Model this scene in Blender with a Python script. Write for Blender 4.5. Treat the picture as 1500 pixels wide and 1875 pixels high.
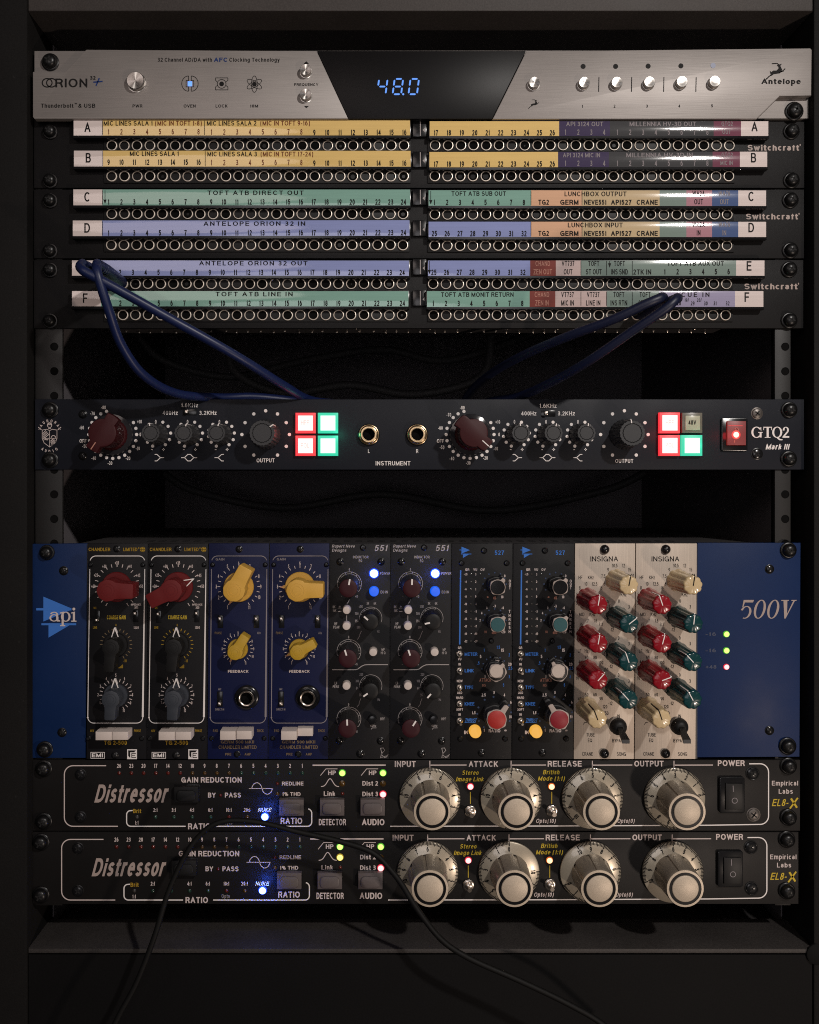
import bpy, bmesh, math, random
from mathutils import Vector
random.seed(7)
R = math.radians
for o in list(bpy.data.objects):
    bpy.data.objects.remove(o)
SC = bpy.context.scene
COL = SC.collection

# ------------------------------------------------------------------ frame of reference
# Drawing units: one unit = 0.3425 mm on the rack face (X right, Y down, h towards the viewer).
S = 0.3425e-3
VX, VY = 690.0, 880.0        # foot of the camera axis on the rack face
DP = 1810.0                  # camera distance in drawing units
Z0 = 1.0                     # height of the drawing centre above the floor
def wpt(X, Y, h):
    return Vector(((X - 750) * S, -h * S, (937.5 - Y) * S + Z0))

# ------------------------------------------------------------------ camera, world, lamps
cd = bpy.data.cameras.new('camera'); cam = bpy.data.objects.new('camera', cd); COL.objects.link(cam)
cam.location = wpt(VX, VY, DP); cam.rotation_euler = (R(90), 0, 0)
cd.sensor_fit = 'VERTICAL'; cd.sensor_height = 36.0; cd.lens = 36.0 * DP / 1875.0
cd.shift_x = (750 - VX) / 1875.0; cd.shift_y = -(937.5 - VY) / 1875.0
cd.clip_start = 0.01; cd.clip_end = 50
SC.camera = cam
wd = bpy.data.worlds.new('World'); SC.world = wd; wd.use_nodes = True
bg = wd.node_tree.nodes['Background']; bg.inputs[0].default_value = (1.0, 0.93, 0.90, 1); bg.inputs[1].default_value = 0.035
SC.view_settings.view_transform = 'Standard'; SC.view_settings.look = 'None'
SC.view_settings.exposure = 0.0; SC.view_settings.gamma = 1.0
SC.cycles.use_denoising = False; SC.cycles.filter_width = 1.05; SC.cycles.sample_clamp_indirect = 3.0
def lamp(name, loc, target, power, size, color, shape='DISK'):
    l = bpy.data.lights.new(name, 'AREA'); l.energy = power; l.shape = shape; l.size = size; l.color = color
    o = bpy.data.objects.new(name, l); COL.objects.link(o); o.location = loc
    o.rotation_euler = (Vector(target) - Vector(loc)).to_track_quat('-Z', 'Y').to_euler()
    return o
lamp('key_lamp', (0.47, -0.92, Z0 + 0.56), (0.05, 0, Z0 - 0.05), 6.4, 0.045, (1.0, 0.945, 0.895))
lamp('low_lamp', (0.62, -0.80, Z0 - 0.50), (0.1, 0, Z0 - 0.05), 2.8, 0.05, (1.0, 0.82, 0.69))
lamp('left_lamp', (-0.34, -1.0, Z0 + 0.45), (-0.1, 0, Z0), 0.9, 0.40, (1.0, 0.84, 0.78))

lamp('fill_lamp', (-0.15, -2.6, Z0 + 0.06), (0, 0, Z0), 3.6, 0.8, (1.0, 0.95, 0.97))  # added fill from behind the camera, lifts the dark gaps between units

# ------------------------------------------------------------------ materials
MT = {}
def mat(name, col, rough=0.5, metal=0.0, coat=0.0, emit=None, es=0.0, grain=0.12, gs=1600, stretch=None, bump=0.15, spec=0.5, rvar=0.08, coatr=0.1, alpha=None, dust=0.0, turned=False):
    m = bpy.data.materials.new(name); m.use_nodes = True
    nt = m.node_tree; N = nt.nodes; L = nt.links
    b = N['Principled BSDF']
    b.inputs['Roughness'].default_value = rough
    b.inputs['Metallic'].default_value = metal
    b.inputs['Coat Weight'].default_value = coat
    b.inputs['Coat Roughness'].default_value = coatr
    b.inputs['Specular IOR Level'].default_value = spec
    tc = N.new('ShaderNodeTexCoord')
    src = tc.outputs['Object']
    if stretch:
        mp = N.new('ShaderNodeMapping'); mp.inputs['Scale'].default_value = stretch
        L.new(src, mp.inputs['Vector']); src = mp.outputs['Vector']
    nz = N.new('ShaderNodeTexNoise'); nz.inputs['Scale'].default_value = gs; nz.inputs['Detail'].default_value = 3
    L.new(src, nz.inputs['Vector'])
    big = N.new('ShaderNodeTexNoise'); big.inputs['Scale'].default_value = 26; big.inputs['Detail'].default_value = 4
    L.new(tc.outputs['Object'], big.inputs['Vector'])
    mx = N.new('ShaderNodeMapRange'); mx.inputs[3].default_value = 1 - grain * 1.6; mx.inputs[4].default_value = 1 + grain * 1.6
    L.new(nz.outputs['Fac'], mx.inputs[0])
    mb = N.new('ShaderNodeMapRange'); mb.inputs[3].default_value = 1 - grain; mb.inputs[4].default_value = 1 + grain
    L.new(big.outputs['Fac'], mb.inputs[0])
    mu = N.new('ShaderNodeMath'); mu.operation = 'MULTIPLY'; L.new(mx.outputs[0], mu.inputs[0]); L.new(mb.outputs[0], mu.inputs[1])
    vs = N.new('ShaderNodeVectorMath'); vs.operation = 'SCALE'; vs.inputs[0].default_value = col
    L.new(mu.outputs[0], vs.inputs['Scale'])
    cout = vs.outputs[0]
    if dust > 0:
        vo = N.new('ShaderNodeTexNoise'); vo.inputs['Scale'].default_value = 420; vo.inputs['Detail'].default_value = 2
        L.new(tc.outputs['Object'], vo.inputs['Vector'])
        th = N.new('ShaderNodeMapRange'); th.inputs[1].default_value = 0.70; th.inputs[2].default_value = 0.80; th.inputs[4].default_value = dust
        L.new(vo.outputs['Fac'], th.inputs[0])
        ad = N.new('ShaderNodeMixRGB'); ad.inputs[2].default_value = (0.30, 0.28, 0.27, 1)
        L.new(th.outputs[0], ad.inputs[0]); L.new(cout, ad.inputs[1]); cout = ad.outputs[0]
    L.new(cout, b.inputs['Base Color'])
    mr = N.new('ShaderNodeMapRange'); mr.inputs[3].default_value = max(0.02, rough - rvar); mr.inputs[4].default_value = min(1, rough + rvar)
    L.new(big.outputs['Fac'], mr.inputs[0]); L.new(mr.outputs[0], b.inputs['Roughness'])
    if bump > 0:
        bp = N.new('ShaderNodeBump'); bp.inputs['Strength'].default_value = bump; bp.inputs['Distance'].default_value = 0.0001
        L.new(nz.outputs['Fac'], bp.inputs['Height']); L.new(bp.outputs[0], b.inputs['Normal'])
        if coat > 0.95: L.new(bp.outputs[0], b.inputs['Coat Normal']); b.inputs['Coat IOR'].default_value = 1.58
    if turned:
        tg = N.new('ShaderNodeTangent'); tg.direction_type = 'RADIAL'; tg.axis = 'Y'; L.new(tg.outputs[0], b.inputs['Tangent']); b.inputs['Anisotropic'].default_value = 0.92
    if emit:
        b.inputs['Emission Color'].default_value = (*emit, 1); b.inputs['Emission Strength'].default_value = es
    if alpha is not None:
        b.inputs['Transmission Weight'].default_value = alpha
    MT[name] = m
    return m
def M(n): return MT[n]
# panels
mat('black_panel', (0.0105, 0.0094, 0.0092), 0.5, grain=0.18, gs=2600, bump=0.45, spec=0.22, dust=0.022, rvar=0.14)
mat('patch_panel', (0.0078, 0.0072, 0.0076), 0.46, grain=0.18, gs=2600, bump=0.5, spec=0.22, dust=0.022, rvar=0.14)
mat('jack_plate', (0.0060, 0.0056, 0.0058), 0.5, grain=0.15, bump=0.3, spec=0.3)
mat('slate_panel', (0.0092, 0.0105, 0.0160), 0.5, grain=0.15, gs=2600, bump=0.4, spec=0.22, dust=0.022, rvar=0.14)
mat('tg_panel', (0.0078, 0.0074, 0.0088), 0.5, grain=0.15, gs=2600, bump=0.3, spec=0.25, dust=0.022, rvar=0.14)
mat('navy_panel', (0.0046, 0.0078, 0.0450), 0.5, grain=0.12, gs=2600, bump=0.3, spec=0.25, dust=0.022, rvar=0.14)
mat('rnd_panel', (0.0082, 0.0080, 0.0096), 0.55, grain=0.2, gs=2600, bump=0.5, spec=0.3, dust=0.022, rvar=0.14)
mat('compressor_panel', (0.0058, 0.0055, 0.0066), 0.5, grain=0.15, gs=2600, bump=0.3, spec=0.25, dust=0.022, rvar=0.14)
mat('blue_panel', (0.0040, 0.0190, 0.080), 0.5, grain=0.14, gs=2600, bump=0.4, spec=0.22, dust=0.022, rvar=0.14)
mat('brushed_silver', (0.305, 0.278, 0.262), 0.5, grain=0.10, gs=900, stretch=(0.06, 1, 2.6), bump=0.35, metal=0.45)
mat('brushed_aluminium', (0.49, 0.415, 0.345), 0.5, grain=0.12, gs=900, stretch=(2.6, 1, 0.05), bump=0.3, metal=0.35)
mat('acrylic_black', (0.006, 0.0055, 0.006), 0.38, grain=0.05, bump=0.0, rvar=0.02, spec=0.15)
mat('chassis_dark', (0.045, 0.042, 0.043), 0.5, grain=0.2)
mat('back_wall', (0.17, 0.155, 0.165), 0.9, grain=0.05, bump=0, spec=0.1)
mat('void_black', (0.006, 0.0056, 0.0057), 0.8, grain=0.1, bump=0)
mat('cabinet_vinyl', (0.0075, 0.0068, 0.0066), 0.7, grain=0.35, gs=1100, bump=0.9, spec=0.16, dust=0.03)
mat('cabinet_inner', (0.050, 0.043, 0.040), 0.6, grain=0.25, gs=900, bump=0.8, spec=0.35)
mat('cabinet_base', (0.0056, 0.0053, 0.0055), 0.7, grain=0.2, gs=900, bump=0.4, spec=0.10)
mat('rail_steel', (0.0135, 0.0126, 0.0122), 0.5, metal=0.2, grain=0.2)
mat('hole_black', (0.004, 0.0038, 0.0038), 0.9, grain=0.05, bump=0, spec=0.1)
mat('shelf_vinyl', (0.040, 0.035, 0.033), 0.6, grain=0.45, gs=1300, bump=1.0, spec=0.4)
mat('rubber', (0.006, 0.0058, 0.0058), 0.8, spec=0.15)
mat('floor_dark', (0.03, 0.027, 0.025), 0.7)
# metals and plastics
mat('screw_black', (0.007, 0.0068, 0.007), 0.33, metal=0.2, grain=0.15, bump=0.1)
mat('screw_steel', (0.14, 0.125, 0.115), 0.4, metal=0.7, grain=0.2)
mat('nickel', (0.72, 0.64, 0.56), 0.24, metal=1.0, grain=0.15, bump=0.1)
mat('nickel_rim', (0.86, 0.77, 0.67), 0.42, metal=0.45, grain=0.10, bump=0.1)
mat('nickel_worn', (0.74, 0.65, 0.56), 0.40, metal=0.5, grain=0.2, bump=0.1)
mat('gold_rim', (0.62, 0.45, 0.26), 0.26, metal=1.0, grain=0.1, bump=0.1)
mat('turned_steel', (0.52, 0.49, 0.46), 0.34, metal=1.0, grain=0.1, bump=0.0, turned=True)
mat('black_plastic', (0.0085, 0.0082, 0.0085), 0.48, grain=0.15, spec=0.3)
mat('gloss_black', (0.008, 0.008, 0.009), 0.2, grain=0.1, bump=0.05)
mat('grey_knob', (0.030, 0.030, 0.032), 0.45, grain=0.15)
mat('smoke_skirt', (0.022, 0.021, 0.024), 0.10, grain=0.1, bump=0, rvar=0.03)
mat('maroon_knob', (0.040, 0.0042, 0.0058), 0.5, spec=0.3, grain=0.1, bump=0.1)
mat('oxblood_knob', (0.036, 0.0052, 0.0085), 0.55, spec=0.3, grain=0.1, bump=0.1)
mat('red_knob', (0.130, 0.0095, 0.0105), 0.55, spec=0.3, grain=0.12, bump=0.15)
mat('slate_knob', (0.034, 0.039, 0.050), 0.45, grain=0.12)
mat('yellow_knob', (0.66, 0.37, 0.055), 0.45, grain=0.08, bump=0.1)
mat('mustard_knob', (0.50, 0.305, 0.022), 0.42, grain=0.08, bump=0.1)
mat('white_button', (0.66, 0.57, 0.52), 0.4, grain=0.06, bump=0.05)
mat('cream_knob', (0.62, 0.47, 0.27), 0.25, coat=0.3, spec=0.35, grain=0.08, bump=0.03, rvar=0.03)
mat('crimson_knob', (0.27, 0.008, 0.016), 0.25, coat=0.3, spec=0.35, grain=0.08, bump=0.03, rvar=0.03)
mat('teal_knob', (0.006, 0.045, 0.050), 0.25, coat=0.3, spec=0.35, grain=0.08, bump=0.03, rvar=0.03)
mat('teal_cap', (0.016, 0.085, 0.095), 0.5, grain=0.15)
mat('scarlet_cap', (0.42, 0.024, 0.018), 0.5, grain=0.12)
mat('crimson_cap', (0.26, 0.012, 0.022), 0.5, grain=0.12)
mat('putty_cap', (0.42, 0.345, 0.305), 0.5, grain=0.08)
mat('ivory_cap', (0.56, 0.47, 0.41), 0.5, grain=0.06)
mat('body_black', (0.020, 0.019, 0.019), 0.5, grain=0.2)
mat('dial_silver', (0.46, 0.40, 0.31), 0.32, coat=0.8, grain=0.10, gs=2400, bump=0.12, coatr=0.08, metal=0.35)
mat('dial_body', (0.30, 0.255, 0.205), 0.34, grain=0.1, bump=0.1, metal=0.35)
mat('dial_cap', (0.56, 0.465, 0.36), 0.42, grain=0.22, gs=2600, bump=0.9, metal=0.15)
mat('taupe_button', (0.105, 0.085, 0.083), 0.42, grain=0.12)
mat('cable_blue', (0.0058, 0.0125, 0.062), 0.42, grain=0.12)
mat('cable_navy', (0.0045, 0.0075, 0.030), 0.45, grain=0.12)
mat('loom_black', (0.045, 0.042, 0.043), 0.7, grain=0.15)
mat('cable_black', (0.0046, 0.0044, 0.0043), 0.6, grain=0.15, spec=0.22)
# papers under glossy strip covers
def paper(n, c): mat(n, c, 0.6, coat=0.96, grain=0.07, gs=1000, bump=0.16, coatr=0.065, stretch=(0.03, 1, 1), spec=0.2)
paper('paper_white', (0.72, 0.62, 0.59)); paper('paper_yellow', (0.80, 0.555, 0.20)); paper('paper_green', (0.225, 0.415, 0.345))
paper('paper_blue', (0.270, 0.315, 0.590)); paper('paper_orange', (0.72, 0.43, 0.27)); paper('paper_tan', (0.58, 0.44, 0.26))
paper('paper_purple', (0.046,0.031,0.085)); paper('paper_charcoal', (0.042, 0.042, 0.045)); paper('paper_maroon', (0.165, 0.042, 0.075))
paper('paper_pink', (0.44, 0.215, 0.26)); paper('paper_navy', (0.060, 0.10, 0.235)); paper('paper_red', (0.20, 0.042, 0.033))
paper('paper_rose', (0.55, 0.43, 0.41)); paper('paper_sage', (0.20, 0.265, 0.235)); paper('paper_lilac', (0.33, 0.30, 0.44))
# inks
def ink(n, c, r=0.6): mat(n, c, r, grain=0.03, bump=0, spec=0.12)
ink('ink_white', (0.88, 0.82, 0.79)); ink('ink_dim', (0.42, 0.38, 0.37)); ink('ink_pink', (0.66, 0.56, 0.53))
ink('ink_black', (0.012, 0.011, 0.011)); ink('ink_brown', (0.17, 0.045, 0.022)); ink('ink_gold', (0.40, 0.25, 0.028))
ink('ink_bronze', (0.22, 0.155, 0.085)); ink('ink_yellow', (0.60, 0.43, 0.045)); ink('ink_blue', (0.055, 0.19, 0.60))
ink('ink_navy', (0.015, 0.040, 0.16)); ink('ink_faint', (0.075, 0.085, 0.13)); ink('ink_grey', (0.27, 0.24, 0.25))
ink('ink_rose', (0.46, 0.22, 0.17)); ink('ink_logo', (0.42, 0.335, 0.30), 0.4); ink('ink_steel', (0.30, 0.26, 0.25)); ink('ink_dot', (0.060, 0.085, 0.16))
# things that give off light
def glow(n, c, e): mat(n, (0.05, 0.05, 0.05), 0.4, emit=c, es=e, grain=0, bump=0)
glow('display_blue', (0.10, 0.33, 1.0), 1.0); glow('led_blue_core', (0.30, 0.52, 1.0), 4.5); glow('led_blue_ring', (0.008, 0.06, 1.0), 1.6)
glow('led_green_core', (0.55, 1.0, 0.16), 1.7); glow('led_green_ring', (0.10, 0.55, 0.02), 0.7)
glow('led_red_core', (1.0, 0.50, 0.50), 1.8); glow('led_red_ring', (1.0, 0.02, 0.06), 0.8)
glow('led_amber_core', (1.0, 0.70, 0.36), 1.8); glow('led_amber_ring', (1.0, 0.16, 0.01), 0.7)
glow('led_yellow_core', (1.0, 0.85, 0.22), 1.5); glow('led_yellow_ring', (0.6, 0.4, 0.02), 0.7)
glow('button_blue', (0.0, 0.11, 0.85), 1.0); glow('button_yellow', (1.0, 0.50, 0.07), 0.85)
glow('button_red_ink', (1.0, 0.50, 0.46), 1.15); glow('button_red_core', (1.0, 0.71, 0.67), 1.6); glow('button_red_rim', (1.0, 0.035, 0.05), 1.0)
glow('button_green_core', (0.70, 1.0, 0.86), 1.4); glow('button_green_rim', (0.01, 0.68, 0.40), 1.0)
glow('rocker_red', (1.0, 0.004, 0.010), 0.17); glow('rocker_hot', (1.0, 0.30, 0.24), 3.6); glow('rocker_warm', (1.0, 0.045, 0.04), 0.85); glow('oven_blue', (0.10, 0.28, 1.0), 1.6); glow('blue_dim', (0.02, 0.06, 0.28), 0.30)
for n, c in (('red', (0.10, 0.012, 0.008)), ('amber', (0.085, 0.042, 0.008)), ('green', (0.018, 0.050, 0.034)), ('clear', (0.05, 0.045, 0.04))):
    mat('led_off_' + n, c, 0.15, grain=0.05, bump=0, coat=0.6)
mat('lens_beige', (0.50, 0.50, 0.37), 0.25, grain=0.05, bump=0, coat=0.5)
mat('lens_frame', (0.16, 0.15, 0.12), 0.25, grain=0.05, bump=0)

# ------------------------------------------------------------------ glyphs: a plain grotesque drawn as strokes
GL = {}
CAPH = 1.0
def E(cx, cy, rx, ry, a0, a1, n=None):
    n = n or max(4, int(abs(a1 - a0) / 22)); return [(cx + rx * math.cos(R(a0 + (a1 - a0) * i / n)), cy + ry * math.sin(R(a0 + (a1 - a0) * i / n))) for i in range(n + 1)]
x_ = 0.73
STROKES = {
 'A': (.70, [[(0, 0), (.5, 1), (1, 0)], [(.2, .33), (.8, .33)]]), 'B': (.60, [[(0, 0), (0, 1)], [(.0, 1), (.55, 1)] + E(.58, .765, .36, .235, 90, -90) + [(0.02, .53)], [(.5, .53)] + E(.62, .265, .38, .265, 90, -90) + [(0, 0)]]),
 'C': (.68, [E(.52, .5, .52, .5, 42, 318)]), 'D': (.66, [[(0, 0), (0, 1)], [(0, 1), (.42, 1)] + E(.45, .5, .55, .5, 90, -90) + [(0, 0)]]),
 'E': (.56, [[(1, 1), (0, 1), (0, 0), (1, 0)], [(0, .53), (.92, .53)]]), 'F': (.54, [[(1, 1), (0, 1), (0, 0)], [(0, .5), (.88, .5)]]),
 'G': (.72, [E(.52, .5, .52, .5, 42, 330) + [(1, .47), (.56, .47)], [(1, .47), (1, .02)]]), 'H': (.64, [[(0, 0), (0, 1)], [(1, 0), (1, 1)], [(0, .53), (1, .53)]]), 'I': (.0, [[(.5, 0), (.5, 1)]]),
 'J': (.46, [[(1, 1), (1, .28)] + E(.5, .28, .5, .28, 0, -170)]), 'K': (.62, [[(0, 0), (0, 1)], [(.97, 1), (0, .36)], [(.32, .58), (1, 0)]]), 'L': (.50, [[(0, 1), (0, 0), (1, 0)]]),
 'M': (.76, [[(0, 0), (0, 1), (.5, .04), (1, 1), (1, 0)]]), 'N': (.64, [[(0, 0), (0, 1), (1, 0), (1, 1)]]), 'O': (.74, [E(.5, .5, .5, .5, 90, 450, 20)]),
 'P': (.58, [[(0, 0), (0, 1)], [(0, 1), (.55, 1)] + E(.6, .73, .4, .27, 90, -90) + [(0, .46)]]), 'Q': (.74, [E(.5, .5, .5, .5, 90, 450, 20), [(.58, .25), (1, -.04)]]), 'R': (.62, [[(0, 0), (0, 1)], [(0, 1), (.55, 1)] + E(.6, .745, .38, .255, 90, -90) + [(0, .49)], [(.5, .49), (.82, .38), (1, 0)]]),
 'S': (.60, [E(.5, .75, .47, .25, 20, 250) + E(.5, .26, .5, .26, 78, -160)]), 'T': (.60, [[(0, 1), (1, 1)], [(.5, 1), (.5, 0)]]), 'U': (.62, [[(0, 1), (0, .33)] + E(.5, .33, .5, .33, 180, 360) + [(1, 1)]]),
 'V': (.66, [[(0, 1), (.5, 0), (1, 1)]]), 'W': (.96, [[(0, 1), (.25, 0), (.5, .96), (.75, 0), (1, 1)]]), 'X': (.64, [[(0, 0), (1, 1)], [(0, 1), (1, 0)]]), 'Y': (.64, [[(0, 1), (.5, .45), (1, 1)], [(.5, .45), (.5, 0)]]), 'Z': (.58, [[(0, 1), (1, 1), (0, 0), (1, 0)]]),
 'a': (.48, [E(.45, .53, .42, .20, 160, 0) + [(.87, .1), (1, 0)], E(.42, .22, .42, .22, 60, 420)]), 'b': (.50, [[(0, 0), (0, 1)], E(.5, .365, .5, .365, 90, 450)]), 'c': (.47, [E(.52, .365, .52, .365, 45, 315)]), 'd': (.50, [[(1, 0), (1, 1)], E(.5, .365, .5, .365, 90, 450)]),
 'e': (.50, [[(0, .39), (1, .39)] + E(.5, .365, .5, .365, 4, 315)]), 'f': (.32, [[(.4, 0), (.4, .78)] + E(.95, .8, .55, .2, 180, 95), [(0, .7), (1, .7)]]), 'g': (.50, [E(.5, .38, .5, .35, 90, 450), [(1, .73), (1, -.08)] + E(.5, -.06, .5, .2, 0, -165)]), 'h': (.47, [[(0, 0), (0, 1)], E(.5, .43, .5, .30, 180, 0) + [(1, 0)]]),
 'i': (.0, [[(.5, 0), (.5, .66)], [(.5, .985), (.5, 1.0)]]), 'j': (.12, [[(.6, .66), (.6, -.1), (0, -.25)], [(.6, .985), (.6, 1.0)]]), 'k': (.46, [[(0, 0), (0, 1)], [(.92, x_), (0, .25)], [(.36, .42), (1, 0)]]), 'l': (.0, [[(.5, 0), (.5, 1)]]),
 'm': (.76, [[(0, 0), (0, x_)], E(.25, .46, .25, .27, 180, 0) + [(.5, 0)], E(.75, .46, .25, .27, 180, 0) + [(1, 0)]]), 'n': (.47, [[(0, 0), (0, x_)], E(.5, .43, .5, .30, 180, 0) + [(1, 0)]]), 'o': (.52, [E(.5, .365, .5, .365, 90, 450, 18)]), 'p': (.50, [[(0, -.27), (0, x_)], E(.5, .365, .5, .365, 90, 450)]), 'q': (.50, [[(1, -.27), (1, x_)], E(.5, .365, .5, .365, 90, 450)]),
 'r': (.35, [[(0, 0), (0, x_)], E(.8, .40, .8, .33, 180, 85)]), 's': (.45, [E(.5, .55, .45, .18, 20, 255) + E(.5, .185, .5, .185, 75, -160)]), 't': (.34, [[(.42, .95), (.42, .15), (.6, 0), (1, 0)], [(0, .7), (1, .7)]]), 'u': (.47, [[(0, x_), (0, .3)] + E(.5, .3, .5, .3, 180, 360), [(1, x_), (1, 0)]]), 'v': (.48, [[(0, x_), (.5, 0), (1, x_)]]),
 'w': (.70, [[(0, x_), (.25, 0), (.5, .68), (.75, 0), (1, x_)]]), 'x': (.46, [[(0, 0), (1, x_)], [(0, x_), (1, 0)]]), 'y': (.48, [[(0, x_), (.52, 0)], [(1, x_), (.4, -.2), (.05, -.26)]]), 'z': (.44, [[(0, x_), (1, x_), (0, 0), (1, 0)]]),
 '0': (.50, [E(.5, .5, .5, .5, 90, 450, 18)]), '1': (.30, [[(0, .74), (.35, .80), (.8, 1), (.8, 0)]]), '2': (.50, [E(.5, .71, .48, .29, 165, -25) + [(0, 0), (1, 0)]]), '3': (.50, [E(.48, .765, .44, .235, 155, -90) + [(.35, .53)], [(.4, .53)] + E(.48, .265, .52, .265, 88, -160)]), '4': (.52, [[(.76, 0), (.76, 1), (0, .28), (1, .28)]]),
 '5': (.50, [[(.9, 1), (.16, 1), (.06, .5)] + E(.48, .33, .52, .33, 130, -158)]), '6': (.50, [E(.5, .32, .5, .32, 90, 450), E(.62, .4, .62, .6, 180, 70)]), '7': (.49, [[(0, 1), (1, 1), (.5, .45), (.36, 0)]]), '8': (.50, [E(.5, .765, .43, .235, 90, 450), E(.5, .265, .5, .265, 90, 450)]), '9': (.50, [E(.5, .68, .5, .32, 90, 450), E(.38, .6, .62, .6, 0, -110)]),
 '+': (.5, [[(.5, .12), (.5, .75)], [(0, .435), (1, .435)]]), '-': (.28, [[(0, .36), (1, .36)]]), '.': (.0, [[(.5, 0), (.5, .02)]]), ',': (.0, [[(.5, .14), (.3, -.16)]]), '/': (.34, [[(0, -.02), (1, 1.02)]]), ':': (.0, [[(.5, .04), (.5, .06)], [(.5, .60), (.5, .62)]]),
 '&': (.66, [[(1, 0), (.2, .72)] + E(.45, .80, .25, .2, 200, -10) + [(.1, .40)] + E(.40, .25, .40, .25, 150, 300) + [(.92, .5)]]), '(': (.30, [E(1.35, .42, 1.35, .78, 138, 222)]), ')': (.30, [E(-.35, .42, 1.35, .78, 42, -42)]), '%': (.8, [E(.2, .76, .2, .24, 90, 450), E(.8, .24, .2, .24, 90, 450), [(.25, 0), (.75, 1)]]),
 '~': (.5, [[(0, .4), (.3, .55), (.7, .4), (1, .55)]]), '\u00ae': (.7, [E(.5, .5, .5, .5, 90, 450), [(.36, .25), (.36, .78), (.6, .75), (.6, .52), (.4, .5)], [(.45, .5), (.66, .25)]]), '\u2122': (1.1, [[(0, 1), (.4, 1)], [(.2, 1), (.2, .5)], [(.5, .5), (.5, 1), (.75, .6), (1, 1), (1, .5)]]), '\u221e': (.8, [E(.25, .4, .25, .25, 0, 360), E(.75, .4, .25, .25, 180, 540)])}
def make_glyphs():
    for st, t in (('l', 0.115), ('n', 0.15), ('b', 0.185)):
        for c, (w0, strokes) in STROKES.items():
            w = max(w0 * (1.06 if st == 'b' else 1.0), t); vs = []; fs = []
            sx = w - t
            for li, sk in enumerate(strokes):
                P = []
                for x, y in sk:
                    yy = t / 2 + y * (1 - t) if -0.06 <= y <= 1.05 else y
                    p = Vector((t / 2 + x * sx, yy))
                    if not P or (p - P[-1]).length > 0.012: P.append(p)
                closed = len(P) > 5 and (P[0] - P[-1]).length < 0.02
                if closed: P.pop()
                P2 = []
                for i, p in enumerate(P):
                    P2.append(p)
                    if i < len(P) - 1 or closed:
                        d = P[(i + 1) % len(P)] - p; k = int(abs(d.y) / 0.17)
                        P2 += [p + d * (j + 1) / (k + 1) for j in range(k)]
                P = P2
                n = len(P); L = []; Q = []
                ends = not closed
                if ends:                                        # square ends reach the box edge
                    for e, o in ((0, 1), (n - 1, n - 2)):
                        d = (P[e] - P[o]).normalized(); ext = t / 2 if (abs(d.y) > 0.96 or abs(d.x) > 0.96) else (t * 0.35 if n == 2 or c in 'AVWMNKXYZvwxyz' else 0.0)
                        P[e] = P[e] + d * ext
                for i in range(n):
                    a = P[i - 1] if (i > 0 or closed) else None; b = P[(i + 1) % n] if (i < n - 1 or closed) else None
                    d1 = (P[i] - a).normalized() if a is not None else None; d2 = (b - P[i]).normalized() if b is not None else None
                    d1 = d1 if d1 is not None else d2; d2 = d2 if d2 is not None else d1
                    tt = d1 + d2; tt = tt.normalized() if tt.length > 1e-4 else d1
                    nn = Vector((-tt.y, tt.x)); k = 1 / max(0.5, abs(nn.dot(Vector((-d1.y, d1.x)))))
                    L.append(P[i] + nn * t / 2 * k); Q.append(P[i] - nn * t / 2 * k)
                b0 = len(vs); vs += [(p.x, p.y, li + 0.12 * i_) for i_, p in enumerate(L)] + [(p.x, p.y, li + 0.12 * i_) for i_, p in enumerate(Q)]
                for i in range(n if closed else n - 1):
                    j = (i + 1) % n; fs.append((b0 + i, b0 + j, b0 + n + j, b0 + n + i))
            GL[(st, c)] = [vs, fs, w + (0.15 if st != 'b' else 0.13)]
make_glyphs()

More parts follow.
